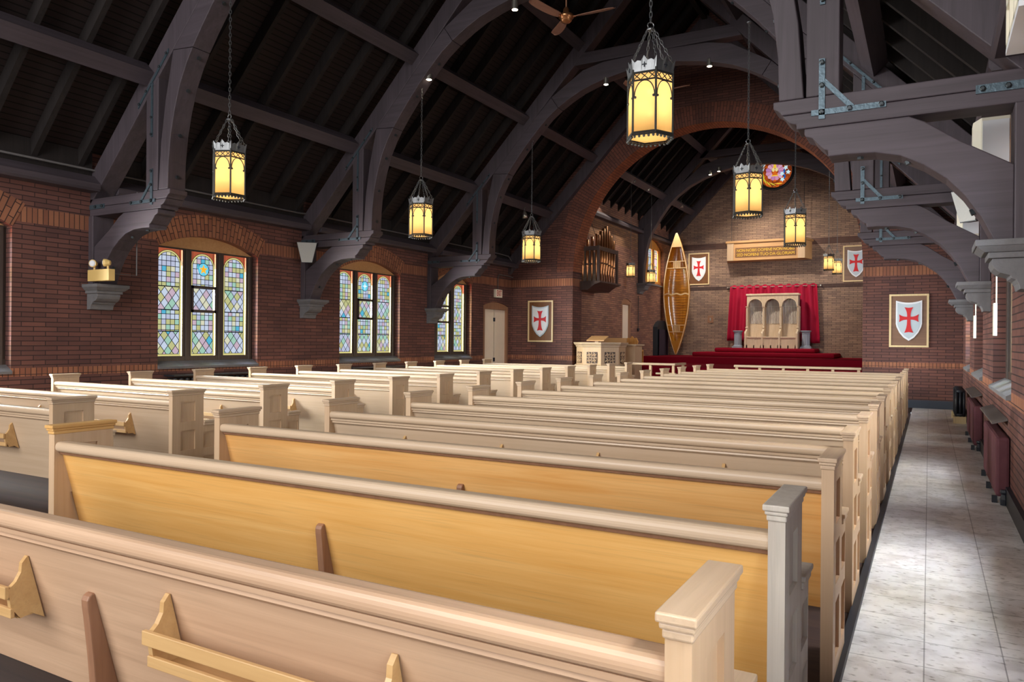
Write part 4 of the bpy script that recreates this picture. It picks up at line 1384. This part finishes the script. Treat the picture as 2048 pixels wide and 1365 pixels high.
# ------------------------------------------------------------------ curtain, thrones, pedestals
t = thing('curtain', 'crimson eyelet curtain on a rod behind the triple throne', 'curtain', (XC - .0, YB, 1.4))
m = MB()
nx, nz = 150, 14
vs = []
for j in range(nz + 1):
    v = j / nz
    hw = 1.44 + .10 * (1 - v)
    for i in range(nx + 1):
        u = i / nx * 2 - 1
        amp = .05
        y = -.12 + amp * math.cos(u * PI * 11) + .012 * math.sin(u * 40 + v * 3)
        z = v * 1.96 + .03 * math.cos(u * PI * 11) * (v > .98) + .05 * (u + 1) / 2 * 0
        if j == 0: z = .015 * math.sin(u * 12) + (-.04 if u > .8 else .0)
        vs.append((u * hw, y, z))
m.add(vs, [(j * (nx + 1) + i, j * (nx + 1) + i + 1, (j + 1) * (nx + 1) + i + 1, (j + 1) * (nx + 1) + i) for j in range(nz) for i in range(nx)])
o = m.build('curtain_cloth', MCURT, t, smooth=True, recalc=False)
md = o.modifiers.new('solid', 'SOLIDIFY')
md.thickness = .006
MB().tube([(-1.55, -.12, 1.90), (1.55, -.12, 1.90)], .016, 10).build('curtain_rod', MSTEEL, t)
MB().box(-1.56, -1.53, -.14, 0, 1.88, 1.92).box(1.53, 1.56, -.14, 0, 1.88, 1.92).build('rod_bracket', MSTEEL, t)
for i in range(12):
    u = (i - 5.5) / 5.5 * 1.36
    MB().lathe([(.035, -.004), (.035, .004)], 14, (u, -.12, 1.90), 'x').build('eyelet', MSTEEL, t)

MSPIN = plain('bleached_spindles', srgb(214, 204, 194), .6)
t = thing('triple_throne', 'pale oak triple throne with three round arches on the red dais', 'throne', (XC + .09, 26.42, 1.165))
W3, HT = 1.66, 1.86
x0 = -W3 / 2
D0 = .30          # back panel at y = D0, arch front at y = -.05
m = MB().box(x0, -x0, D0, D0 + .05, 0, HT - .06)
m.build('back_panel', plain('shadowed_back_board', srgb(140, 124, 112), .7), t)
m = MB()
pit = W3 / 3
for k in range(3):
    a = x0 + k * pit
    xa, xb = a + .045, a + pit - .045
    r = (xb - xa) / 2
    zc = 1.44
    A = [(xa + r - r * math.cos(PI * i / 16), zc + r * math.sin(PI * i / 16)) for i in range(17)]
    m.prism([(a, HT - .07), (a, 1.40), (xa, 1.40)] + A + [(xb, 1.40), (a + pit, 1.40), (a + pit, HT - .07)], -.04, .05, 'y')
    mm = MB()
    for rr in (0, .022):
        mm.tube([(xa + r - (r + .012 + rr) * math.cos(PI * i / 16), -.045 + rr * .6, zc + (r + .012 + rr) * math.sin(PI * i / 16)) for i in range(17)], .011, 5)
    mm.build('arch_moulding', MTHRO, t)
m.build('arcade', MTHRO, t)
MB().box(x0 - .03, -x0 + .03, -.07, D0 + .06, HT - .07, HT).build('cornice', MTHRO, t, bevel=.015)
for k in range(4):
    x = x0 + k * pit
    m = MB()
    m.box(x - .03, x + .03, -.03, D0, .62, 1.42) if k in (0, 3) else m.box(x - .03, x + .03, -.03, D0, .62, 1.42)
    m.lathe([(.028, .66), (.05, .68), (.05, .71), (.03, .73), (.026, 1.38), (.045, 1.40), (.05, 1.43)], 10, (x, -.045, 0))
    m.build('pillar', MTHRO, t)
    m = MB()
    m.prism([(-.30, 0), (-.30, .50), (-.27, .56), (-.14, .585), (-.06, .66), (D0, .66), (D0, 0)], x - .028, x + .028, 'x')
    m.build('arm', MTHRO, t)
for k in range(3):
    a = x0 + k * pit + .028
    b = a + pit - .056
    m = MB()
    nrod = 10
    for i in range(nrod):
        x = a + (b - a) * (i + .5) / nrod
        m.box(x - .014, x + .014, D0 - .045, D0 - .025, .84, 1.70)
    m.box(a, b, D0 - .045, D0 - .015, 1.42, 1.44)
    m.build('spindle_screen', MSPIN, t)
    MB().prism([(D0 - .06, .40), (D0 - .02, .84), (D0, .84), (D0, .40)], a, b, 'x').build('backrest', MTHRO, t)
    MB().box(a, b, -.28, D0 - .03, .345, .395).build('seat', MTHRO, t, bevel=.008)
    m = MB().box(a, b, -.25, -.23, 0, .345)
    for q0, q1 in ((0, .07), (.46, .54), (.93, 1)):
        m.box(a + (b - a) * q0, a + (b - a) * q1, -.258, -.25, .0, .345)
    m.box(a, b, -.258, -.25, 0, .10)
    m.build('seat_front', MTHRO, t)

def pedestal(x, label):
    t = thing('pedestal_column', label, 'pedestal', (x, 26.5, 1.165), 0, 'fluted pedestals beside the throne')
    MB().box(-.17, .17, -.17, .17, 0, .05).build('plinth', MCOL, t)
    MB().lathe([(.165, .05), (.165, .075), (.14, .09), (.135, .10)], 20).build('base_moulding', MCOL, t)
    m = MB()
    n = 32
    for z0, z1, r in ((.10, .50, .128),):
        vs = [(((r if k % 2 == 0 else r - .012)) * math.cos(2 * PI * k / n), ((r if k % 2 == 0 else r - .012)) * math.sin(2 * PI * k / n), z) for z in (z0, z1) for k in range(n)]
        m.add(vs, [(k, (k + 1) % n, n + (k + 1) % n, n + k) for k in range(n)])
    m.build('fluted_shaft', MCOL, t)
    MB().lathe([(.128, .50), (.14, .51), (.13, .53), (.165, .565), (.17, .585), (.17, .60)], 20).build('capital', MCOL, t)
pedestal(XC - 1.06, 'blue-grey fluted pedestal on the left of the triple throne')
pedestal(XC + 1.16, 'blue-grey fluted pedestal on the right of the triple throne')

# ------------------------------------------------------------------ canoe standing on end
t = thing('canoe', 'varnished cedar canoe standing upright in the chancel corner', 'canoe', (-7.85, 25.95, 0.90), -0.02)
CL = 4.32
def half_w(v): return .455 * max(0.0, 1 - abs(2 * v - 1) ** 1.75) ** .95 + .006
def depth(v):
    return .34 * (1 - .55 * abs(2 * v - 1) ** 4) * min(1, (max(1e-3, 1 - abs(2 * v - 1)) * 9) ** .5)
nv, nu = 36, 12
def hull(scale=1.0, inset=0.0):
    vs = []
    for j in range(nv + 1):
        v = j / nv
        w, d = max(.004, half_w(v) - inset), max(.01, depth(v) - inset)
        for i in range(nu + 1):
            a = PI * i / nu
            cx_ = -math.cos(a)
            sx_ = math.sin(a)
            xx = w * (abs(cx_) ** .75) * (1 if cx_ >= 0 else -1)
            yy = d * (sx_ ** .65)
            vs.append((xx, yy, v * CL))
    return vs
fsh = [(j * (nu + 1) + i, j * (nu + 1) + i + 1, (j + 1) * (nu + 1) + i + 1, (j + 1) * (nu + 1) + i) for j in range(nv) for i in range(nu)]
o = MB().add(hull(), fsh).build('canoe_hull', MCANOE, t, smooth=True)
md = o.modifiers.new('solid', 'SOLIDIFY')
md.thickness, md.offset = .012, 1
m = MB()
for s in (-1, 1):
    m.tube([(s * (half_w(j / 40) + .002), 0.0, j / 40 * CL) for j in range(41)], .019, 6)
m.build('gunwale', MCANOER, t, smooth=True)
for v0, v1 in ((.004, .115), (.885, .996)):
    L = [v0 + (v1 - v0) * i / 6 for i in range(7)]
    P = [(-half_w(v), v * CL) for v in L] + [(half_w(v), v * CL) for v in L[::-1]]
    MB().prism(P, -.014, .012, 'y').build('deck_plate', MCANOE if v0 < .5 else MCANOER, t)
for vc in (.21, .735):
    w0, w1 = half_w(vc - .022), half_w(vc + .028)
    st = MB()
    st.box(-w0, w0, .04, .065, (vc - .026) * CL, (vc - .020) * CL).box(-w1, w1, .04, .065, (vc + .030) * CL, (vc + .036) * CL)
    for i in range(6):
        x = -.115 + .046 * i
        st.box(x - .013, x + .013, .045, .06, (vc - .026) * CL, (vc + .036) * CL)
    st.build('slatted_seat', MCANOER, t)
P = []
for i in range(21):
    u = -1 + i / 10
    P.append((u * half_w(.5), .503 * CL + .022 * math.cos(u * 9)))
P2 = [(a, b - .05) for a, b in P]
MB().prism(P + P2[::-1], .01, .03, 'y').build('carrying_yoke', MCANOER, t)
m = MB()
for j in range(1, 34):
    v = .13 + .74 * j / 34
    w, d = half_w(v) - .006, depth(v) - .006
    q = []
    for i in range(13):
        a = PI * i / 12
        c_ = -math.cos(a)
        q.append((w * (abs(c_) ** .75) * (1 if c_ >= 0 else -1), d * math.sin(a) ** .65, v * CL))
    m.tube(q, .006, 4)
m.build('ribs', MCANOE, t, smooth=True)

# ------------------------------------------------------------------ dark niche cabinet in the chancel side wall
t = thing('draped_cabinet', 'dark arched niche draped in purple cloth behind the canoe', 'cabinet', (CXL, 25.85, F2))
m = MB()
A = [(-.62, 0)] + arc(-.62, .62, 1.0, .24)[0] + [(.62, 0)]
m.prism(A, .0, .16, 'x')
m.build('cabinet_body', MBLACK, t)
m = MB()
n = 40
vs = [(.19 + .02 * math.cos(i * 1.2), -.56 + 1.12 * i / n, z) for z in (.01, .92) for i in range(n + 1)]
m.add(vs, [(i, i + 1, n + 2 + i, n + 1 + i) for i in range(n)])
m.build('cloth_drape', MPURP, t, smooth=True)

# ------------------------------------------------------------------ organ pipe case on the chancel side wall
t = thing('organ_pipe_case', 'dark wooden organ case with copper pipes hung on the chancel wall', 'organ pipes', (CXL, 18.5, 2.74))
OX, OL = .75, 1.40
m = MB()
m.prism([(0, 0), (.45, 0), (.52, .05), (.54, .07), (.62, .12), (.64, .14), (OX + .06, .19), (OX + .06, .23), (0, .23)], -.05, OL + .06, 'y')
m.build('moulded_base', MWALN, t)
m = MB()
for x, y in ((OX, 0), (OX, OL), (0.06, 0)):
    m.box(x - .06, x, y, y + .06, .23, 1.18) if y == 0 else m.box(x - .06, x, y - .06, y, .23, 1.18)
m.box(OX - .035, OX, 0.06, OL - .06, 1.06, 1.17).box(.06, OX - .06, 0.0, .035, 1.06, 1.17)
m.build('case_frame', MWALN, t)
MB().box(.02, .10, .08, OL - .04, .23, 1.15).build('case_back', MBLACK, t)
def pipe(x, y, z0, mouth, top, r, mat):
    m = MB()
    m.lathe([(.012, z0), (r * .55, z0 + (mouth - z0) * .5), (r, mouth - .02), (r, mouth + .0), (r * .9, mouth + .01), (r, mouth + .05), (r, top), (r * .9, top), (r * .9, top - .02)], 14, (x, y, 0))
    p = m.build('organ_pipe', mat, t, smooth=True)
    MB().box(x + r * .7, x + r * 1.02, y - r * .5, y + r * .5, mouth, mouth + .035).build('pipe_mouth', MBLACK, p) if x > OX - .15 else MB().box(x - r * .5, x + r * .5, y - r * 1.02, y - r * .7, mouth, mouth + .035).build('pipe_mouth', MBLACK, p)
tops = [1.48, 1.60, 1.70, 1.78, 1.66, 1.56, 1.44]
for i in range(7):
    pipe(OX - .09, .16 + i * .18, .24, .70 + (.02 if i < 3 else -.02 * (i - 3) + .02), tops[i], .052, MCOPP)
for i in range(5):
    pipe(.10 + i * .135, .09, .24, .68, 1.22 + .07 * i, .040, MCOPP if i % 5 else MGREENM)
m = MB()
for y, x in ((.1, .1), (1.2, .3)): m.tube([(x, y, 1.15), (.0, y - .1, 2.1)], .007, 5)
m.build('stay_wire', MBLACK, t)

# ------------------------------------------------------------------ pulpit, desk, carved chair, altar rails
t = thing('pulpit', 'pale oak octagonal pulpit with carved panels left of the arch', 'pulpit', (-7.52, 18.24, 0))
ap = .60
def octa(a, z): return [(a / math.cos(PI / 8) * math.cos(PI / 8 + PI / 4 * k), a / math.cos(PI / 8) * math.sin(PI / 8 + PI / 4 * k), z) for k in range(8)]
def oct_lathe(m, prof):
    b = len(prof)
    vs = [p for a, z in prof for p in octa(a, z)]
    m.add(vs, [(i * 8 + k, i * 8 + (k + 1) % 8, (i + 1) * 8 + (k + 1) % 8, (i + 1) * 8 + k) for i in range(b - 1) for k in range(8)] + [tuple(range(8))[::-1], tuple(range((b - 1) * 8, b * 8))])
    return m
oct_lathe(MB(), [(.66, .0), (.66, .62), (.70, .64), (.70, .67), (.66, .69), (.63, .74), (.60, .76)]).build('plinth', MOAKX, t)
oct_lathe(MB(), [(.59, .74), (.59, 1.24)]).build('drum', MOAKZ, t)
oct_lathe(MB(), [(.595, 1.20), (.615, 1.22), (.615, 1.245), (.64, 1.265), (.66, 1.30), (.66, 1.325), (.6, 1.325)]).build('cornice', MOAKX, t)
for k in range(8):
    an = PI / 4 * k + PI / 4
    side = 2 * .59 * math.tan(PI / 8)
    R_ = Matrix.Rotation(an - PI / 4, 4, 'Z')
    if k not in (0, 5, 6, 7): continue
    m = MB()
    w = .145
    m.box(.592, .600, -w, w, .79, 1.08)
    m.xf(R_)
    p = m.build('carved_panel', MWALN, t)
    m = MB()
    for gy in (-1, 1):
        for gz in (-1, 1):
            cyy, czz = gy * w / 2, .935 + gz * .0725
            for q in range(4):
                aa = PI / 2 * q + PI / 4
                m.tube([(.606, cyy + (.012 + .05 * u) * math.cos(aa + u * 1.4), czz + (.012 + .05 * u) * math.sin(aa + u * 1.4)) for u in (0, .25, .5, .75, 1)], [.010, .013, .012, .010, .006], 5)
            m.sphere((.606, cyy, czz), .016, 6, 4)
    m.box(.596, .612, -w, w, .928, .942).box(.596, .612, -.007, .007, .79, 1.08)
    m.xf(R_)
    m.build('foliage_carving', MOAKZ, p)
rd = MB().hexa([(-.24, -.40, 1.36), (.24, -.40, 1.36), (.24, -.06, 1.47), (-.24, -.06, 1.47)], [(-.24, -.40, 1.385), (.24, -.40, 1.385), (.24, -.06, 1.495), (-.24, -.06, 1.495)])
rd.build('reading_board', MSIGN, t)
MB().box(-.05, .05, -.30, -.15, 1.24, 1.40).build('board_bracket', MOAKZ, t)

t = thing('organ_console', 'pale oak cabinet desk with a brown back board just right of the pulpit', 'desk', (-7.35, 19.32, F0))
MB().box(-.6, .47, -.3, .3, 0, .90).build('desk_body', MOAKZ, t)
MB().box(-.64, .53, -.34, .34, .90, .94).build('desk_top', MOAKX, t, bevel=.006)
MB().box(-.70, .08, .12, .17, .94, 1.11).build('music_board', MSIGN, t)
MB().box(.42, .49, -.31, -.25, 0, .90).build('corner_post', MOAKZ, t)
t = thing('carved_chair', 'golden carved chair back rising behind the pale oak cabinet desk', 'chair', (-7.47, 20.45, F1))
m = MB()
m.prism([(-.17, 0), (-.16, .60), (-.19, .70), (-.13, .80), (-.05, .78), (0, .85), (.06, .78), (.13, .80), (.19, .68), (.15, .58), (.16, 0)], -.03, .03, 'y')
m.build('chair_back', MGOLDZ, t, bevel=.012)
MB().box(-.2, .2, .03, .42, .40, .45).build('seat', MGOLDZ, t)
for x in (-.17, .17): MB().box(x - .025, x + .025, .37, .42, 0, .40).build('leg', MGOLDZ, t)
for x in (-.17, .17): MB().box(x - .025, x + .025, .03, .07, 0, .40).build('leg', MGOLDZ, t)

def altar_rail(xa, xb, ys, label, n, ret=False):
    t = thing('altar_rail', label, 'altar rail', ((xa + xb) / 2, ys, F0), 0, 'low altar rails')
    h, z = (xb - xa) / 2, .82 - F0
    MB().box(-h, h, -.06, .06, z - .055, z).build('top_rail', MOAKX, t, bevel=.012)
    for i in range(n):
        x = -h + .06 + (2 * h - .12) * i / (n - 1)
        MB().box(x - .03, x + .03, -.03, .03, 0, z - .05).build('baluster', MOAKZ, t)
    if ret:
        MB().box(h - .1, h, .06, .9, z - .055, z).build('return_rail', MOAKY, t)
        MB().box(h - .09, h - .03, .8, .86, 0, z - .05).build('baluster', MOAKZ, t)
        MB().box(h - .5, h, -.05, .05, .20, .24).build('lower_shelf', MOAKX, t)
    else:
        MB().box(-h, h, -.02, .02, .06, .10).build('lower_rail', MOAKX, t)
altar_rail(-6.80, -5.50, 18.2, 'left-hand pale altar rail beside the pulpit', 3, True)
altar_rail(-4.07, -1.30, 18.2, 'right-hand pale altar rail running up to the arch pier', 6)

# ------------------------------------------------------------------ speakers, heaters, small fittings
def wedge_speaker(loc, rz, label, w0=.36, w1=.19, h=.37, rx=.10):
    t = thing('wedge_speaker', label, 'speaker', loc, rz, 'trapezoid wall speakers')
    P = [(-w1 / 2, -h / 2), (w1 / 2, -h / 2), (w0 / 2, h / 2), (-w0 / 2, h / 2)]
    m = MB().prism(P, .0, .16, 'y')
    m.xf(Matrix.Rotation(rx, 4, 'X'))
    m.build('speaker_box', MBLACK, t)
    m = MB().prism([(a * .95, b * .95) for a, b in P], -.012, .0, 'y')
    m.xf(Matrix.Rotation(rx, 4, 'X'))
    m.build('speaker_grille', MGRILLE, t)
    MB().box(-.03, .03, .10, .26, -.04, .04).build('wall_bracket', MBLACK, t)
wedge_speaker((-9.80, 9.93, 2.915), .75, 'grey trapezoid speaker on the left wall between the two full stained glass windows')
wedge_speaker((.36, 9.86, 2.93), -.65, 'grey trapezoid speaker on the right wall, tucked behind the nearest right truss bracket')
def box_speaker(loc, rz, label, w=.27, h=.58, d=.30):
    t = thing('box_speaker', label, 'speaker', loc, rz, 'large cream speakers on the right wall')
    m = MB().prism([(-w / 2, 0), (-w / 2, -d * .55), (-w / 2 + .05, -d), (w / 2 - .02, -d), (w / 2, -d * .6), (w / 2, 0)], 0, h, 'z')
    m.build('speaker_cabinet', MBEIGE, t, bevel=.008)
    MB().box(w / 2, XR - loc[0], -.14, -.06, h * .4, h * .6).build('wall_bracket', MBLACK, t)
    MB().box(-w / 2 + .06, w / 2 - .03, -d - .01, -d, .03, h - .03).build('speaker_grille', MWHITE, t)
box_speaker((.435, 7.35, 2.60), .0, 'large cream box speaker beyond the nearest right truss bracket')
box_speaker((.43, 11.3, 2.72), .0, 'cream box speaker partly hidden behind the middle right truss bracket', .26, .44, .30)
t = thing('wall_heater', 'cream wall heater with an open grille in the top right corner', 'heater', (.57, 4.75, 3.02), 0)
MB().box(-.16, .06, -.35, .35, .03, .75).build('heater_case', MBEIGE, t, bevel=.01)
m = MB()
for y in (-.35, -.12, .12, .33): m.box(-.20, -.16, y, y + .03, .03, .72)
for z in (.03, .25, .48, .70): m.box(-.20, -.16, -.35, .36, z, z + .03)
m.build('heater_grille', MBEIGE, t)
MB().box(-.13, .0, -.385, -.352, .05, .6).build('side_cover', MGRILLE, t)
MB().box(-.20, .05, -.36, .36, .0, .03).build('drip_tray', MWHITE, t)

t = thing('emergency_light', 'yellowed twin-head emergency light fixed to the nearest left truss post', 'emergency light', (-9.70, 6.09, 2.11))
m = MB().box(-.235, .235, -.09, 0, 0, .155)
m.build('battery_case', MYELL, t, bevel=.006)
for s, rz in ((-1, .5), (1, -.9)):
    h = MB()
    h.tube([(s * .15, -.045, .155), (s * .15, -.045, .2)], .014, 6)
    h.lathe([(.03, .03), (.05, -.02), (.052, -.05), (.045, -.052)], 14, (0, 0, 0), 'y')
    # move the head over its stalk
    k = 2 * 6
    for i in range(k, len(h.v)):
        v = Vector(h.v[i])
        v.rotate(Matrix.Rotation(rz, 3, 'Z'))
        h.v[i] = (v.x + s * .15, v.y - .045, v.z + .24)
    hd = h.build('lamp_head', MYELL, t)
    g = MB().lathe([(.042, -.054), (.03, -.062)], 14, (0, 0, 0), 'y')
    for i in range(len(g.v)):
        v = Vector(g.v[i])
        v.rotate(Matrix.Rotation(rz, 3, 'Z'))
        g.v[i] = (v.x + s * .15, v.y - .045, v.z + .24)
    g.build('lens', MWHITE, hd)
MB().tube([(.16, -.02, .1), (.16, .36, .1), (.16, .36, 1.25)], .009, 6).build('conduit_pipe', MDUCT, t)

t = thing('exit_sign', 'small white sign reading EXIT above the left door', 'exit sign', (XW, 17.22, 2.50))
MB().box(0, .07, -.17, .17, -.0, .215).build('sign_box', MBEIGE, t, bevel=.006)
text_mesh('EXIT', .25, .003, 'exit_lettering', emit('exit_red', srgb(150, 40, 30), .15), t, (.0725, 0, .107), (PI / 2, 0, PI / 2), .15)
MB().tube([(.03, 0, .215), (.03, 0, .56), (.05, .03, .62), (.12, .35, .60), (.14, .62, .58)], .012, 6).build('conduit_pipe', MDUCT, t)

t = thing('conduit_run', 'thin grey pipe running along the top of the left wall', 'pipe', (XW, 10, 3.64))
MB().tube([(.10, -12, 0), (.10, -.1, 0), (.10, .25, 0.02), (.10, 4.0, .02), (.10, 7.2, .02), (.12, 7.62, .0), (.14, 7.75, -.12), (.14, 7.78, -.45)], .016, 7).build('pipe', MDUCT, t, smooth=True)

# radiators on the right: two cloth-covered ones under tilted boards, and a bare black one at the end
def covered(ya, yb, label):
    t = thing('covered_radiator', label, 'radiator', (XR, (ya + yb) / 2, 0), 0, 'covered radiators of the right wall')
    m = MB()
    h = (yb - ya) / 2
    m.box(-.108, -.004, -h, h, .06, .57)
    m.build('cloth_cover', MCOVER, t, bevel=.025)
    for y in (-h + .06, -.02, h - .06):
        MB().box(-.13, -.09, y - .02, y + .02, 0, .06).build('foot', MBLACK, t)
    MB().hexa([(-.12, -h + .25, .655), (-.004, -h + .25, .69), (-.004, h + .45, .69), (-.12, h + .45, .655)], [(-.12, -h + .25, .67), (-.004, -h + .25, .71), (-.004, h + .45, .71), (-.12, h + .45, .67)]).build('deflector_board', MBOARD, t)
    MB().lathe([(.025, 0), (.03, .05), (.018, .09), (.03, .11), (.025, .13)], 10, (-.05, -h - .05, .0)).build('valve', MBLACK, t)
covered(7.6, 9.2, 'maroon covered radiator with tilted board, nearest on the right wall')
covered(11.25, 13.1, 'maroon covered radiator, second along the right wall')
t = thing('column_radiator', 'bare black column radiator on a wooden block at the end of the aisle', 'radiator', (XR - .14, 15.5, 0))
MB().box(-.10, .09, -.64, -.44, 0, .12).box(-.10, .09, .44, .64, 0, .12).build('wooden_block', MPALEF, t)
for i in range(12):
    y = -.6 + i * .109
    m = MB()
    for x in (-.055, .0, .055): m.tube([(x, y, .12), (x, y, .56)], .024, 7)
    for z in (.15, .55): m.tube([(-.055, y, z), (.055, y, z)], .028, 7)
    m.build('radiator_section', MBLACK, t, smooth=True)
MB().tube([(0, -.62, .15), (0, .62, .15)], .022, 7).build('connecting_pipe', MBLACK, t)
for k, (a, b) in enumerate(WIN[1:3]):
    t = thing('low_radiator', 'black radiator low under the %s full stained glass window, behind the left pews' % ('nearest' if k == 0 else 'second'), 'radiator', (XW + .14, (a + b) / 2, 0), 0, 'radiators under the left windows')
    for i in range(16):
        y = -.8 + i * .105
        MB().tube([(-.06, y, .06), (-.06, y, .74), (.06, y, .74), (.06, y, .06)], .03, 6).build('radiator_section', MBLACK, t)
    MB().box(-.12, .12, -.86, .86, .775, .795).build('cover_shelf', MBLACK, t)
# thermometer-like pale strips on the right window reveals
for y, k in ((9.2, 'nearer'), (13.15, 'farther')):
    t = thing('strip_fitting', '%s pale upright strip fitting beside a right-hand window' % k, 'wall fitting', (XR, y, 1.62), 0, 'pale strip fittings on the right wall')
    MB().box(-.035, 0, -.04, .04, -.17, .17).build('strip_case', MSTRIP, t, bevel=.005)
    MB().box(-.012, 0, -.008, .008, .17, .8).build('wire_cover', MSTRIP, t)
t = thing('switch_plate', 'small brass switch plate on the brick beside the canoe', 'switch plate', (-6.92, YB, 2.05))
MB().box(-.10, .10, -.015, 0, 0, .26).build('plate', MFIN, t)
MB().box(-.02, .02, -.03, -.015, .08, .18).build('switch', MSTEEL, t)
t = thing('bell_rope', 'thin dark cord with a tassel on the chancel wall under the corbel', 'cord', (CXL, 23.62, 1.75))
MB().tube([(.03, 0, .05), (.03, 0, .95), (.03, -.02, 1.12)], .010, 5).build('cord', MBLACK, t)
MB().sphere((.035, 0, 0), .05, 8, 6, (.7, 1, 1.2)).build('tassel', MBLACK, t)

# ------------------------------------------------------------------ lamp light of the spot fittings
spot('spot_beam', (-5.70, 10.2, 6.53), (-5.4, 10.4, 0), 120, 1.1)
spot('spot_beam', (-5.75, 14.1, 6.55), (-5.6, 15.2, 0), 120, 1.1)
spot('spot_beam', (-3.66, 14.1, 6.56), (-4.0, 15.2, 0), 120, 1.1)
spot('spot_beam', (-8.72, 16.12, 4.36), (-9.0, 17.8, 1.5), 60, 1.2)
spot('spot_beam', (-7.53, 25.35, 6.0), (-7.4, 26.6, 2.4), 110, 1.3)
spot('spot_beam', (-6.05, 23.5, 6.60), (-5.2, 27.0, 3.0), 300, 1.3)
spot('spot_beam', (-5.78, 23.5, 6.68), (-3.4, 27.0, 3.4), 300, 1.3)
spot('spot_beam', (-7.55, 20.7, 6.02), (-8.4, 19.4, 3.6), 160, 1.2)
spot('spot_beam', (-7.55, 22.0, 6.02), (-8.2, 21.4, 2.0), 160, 1.2)
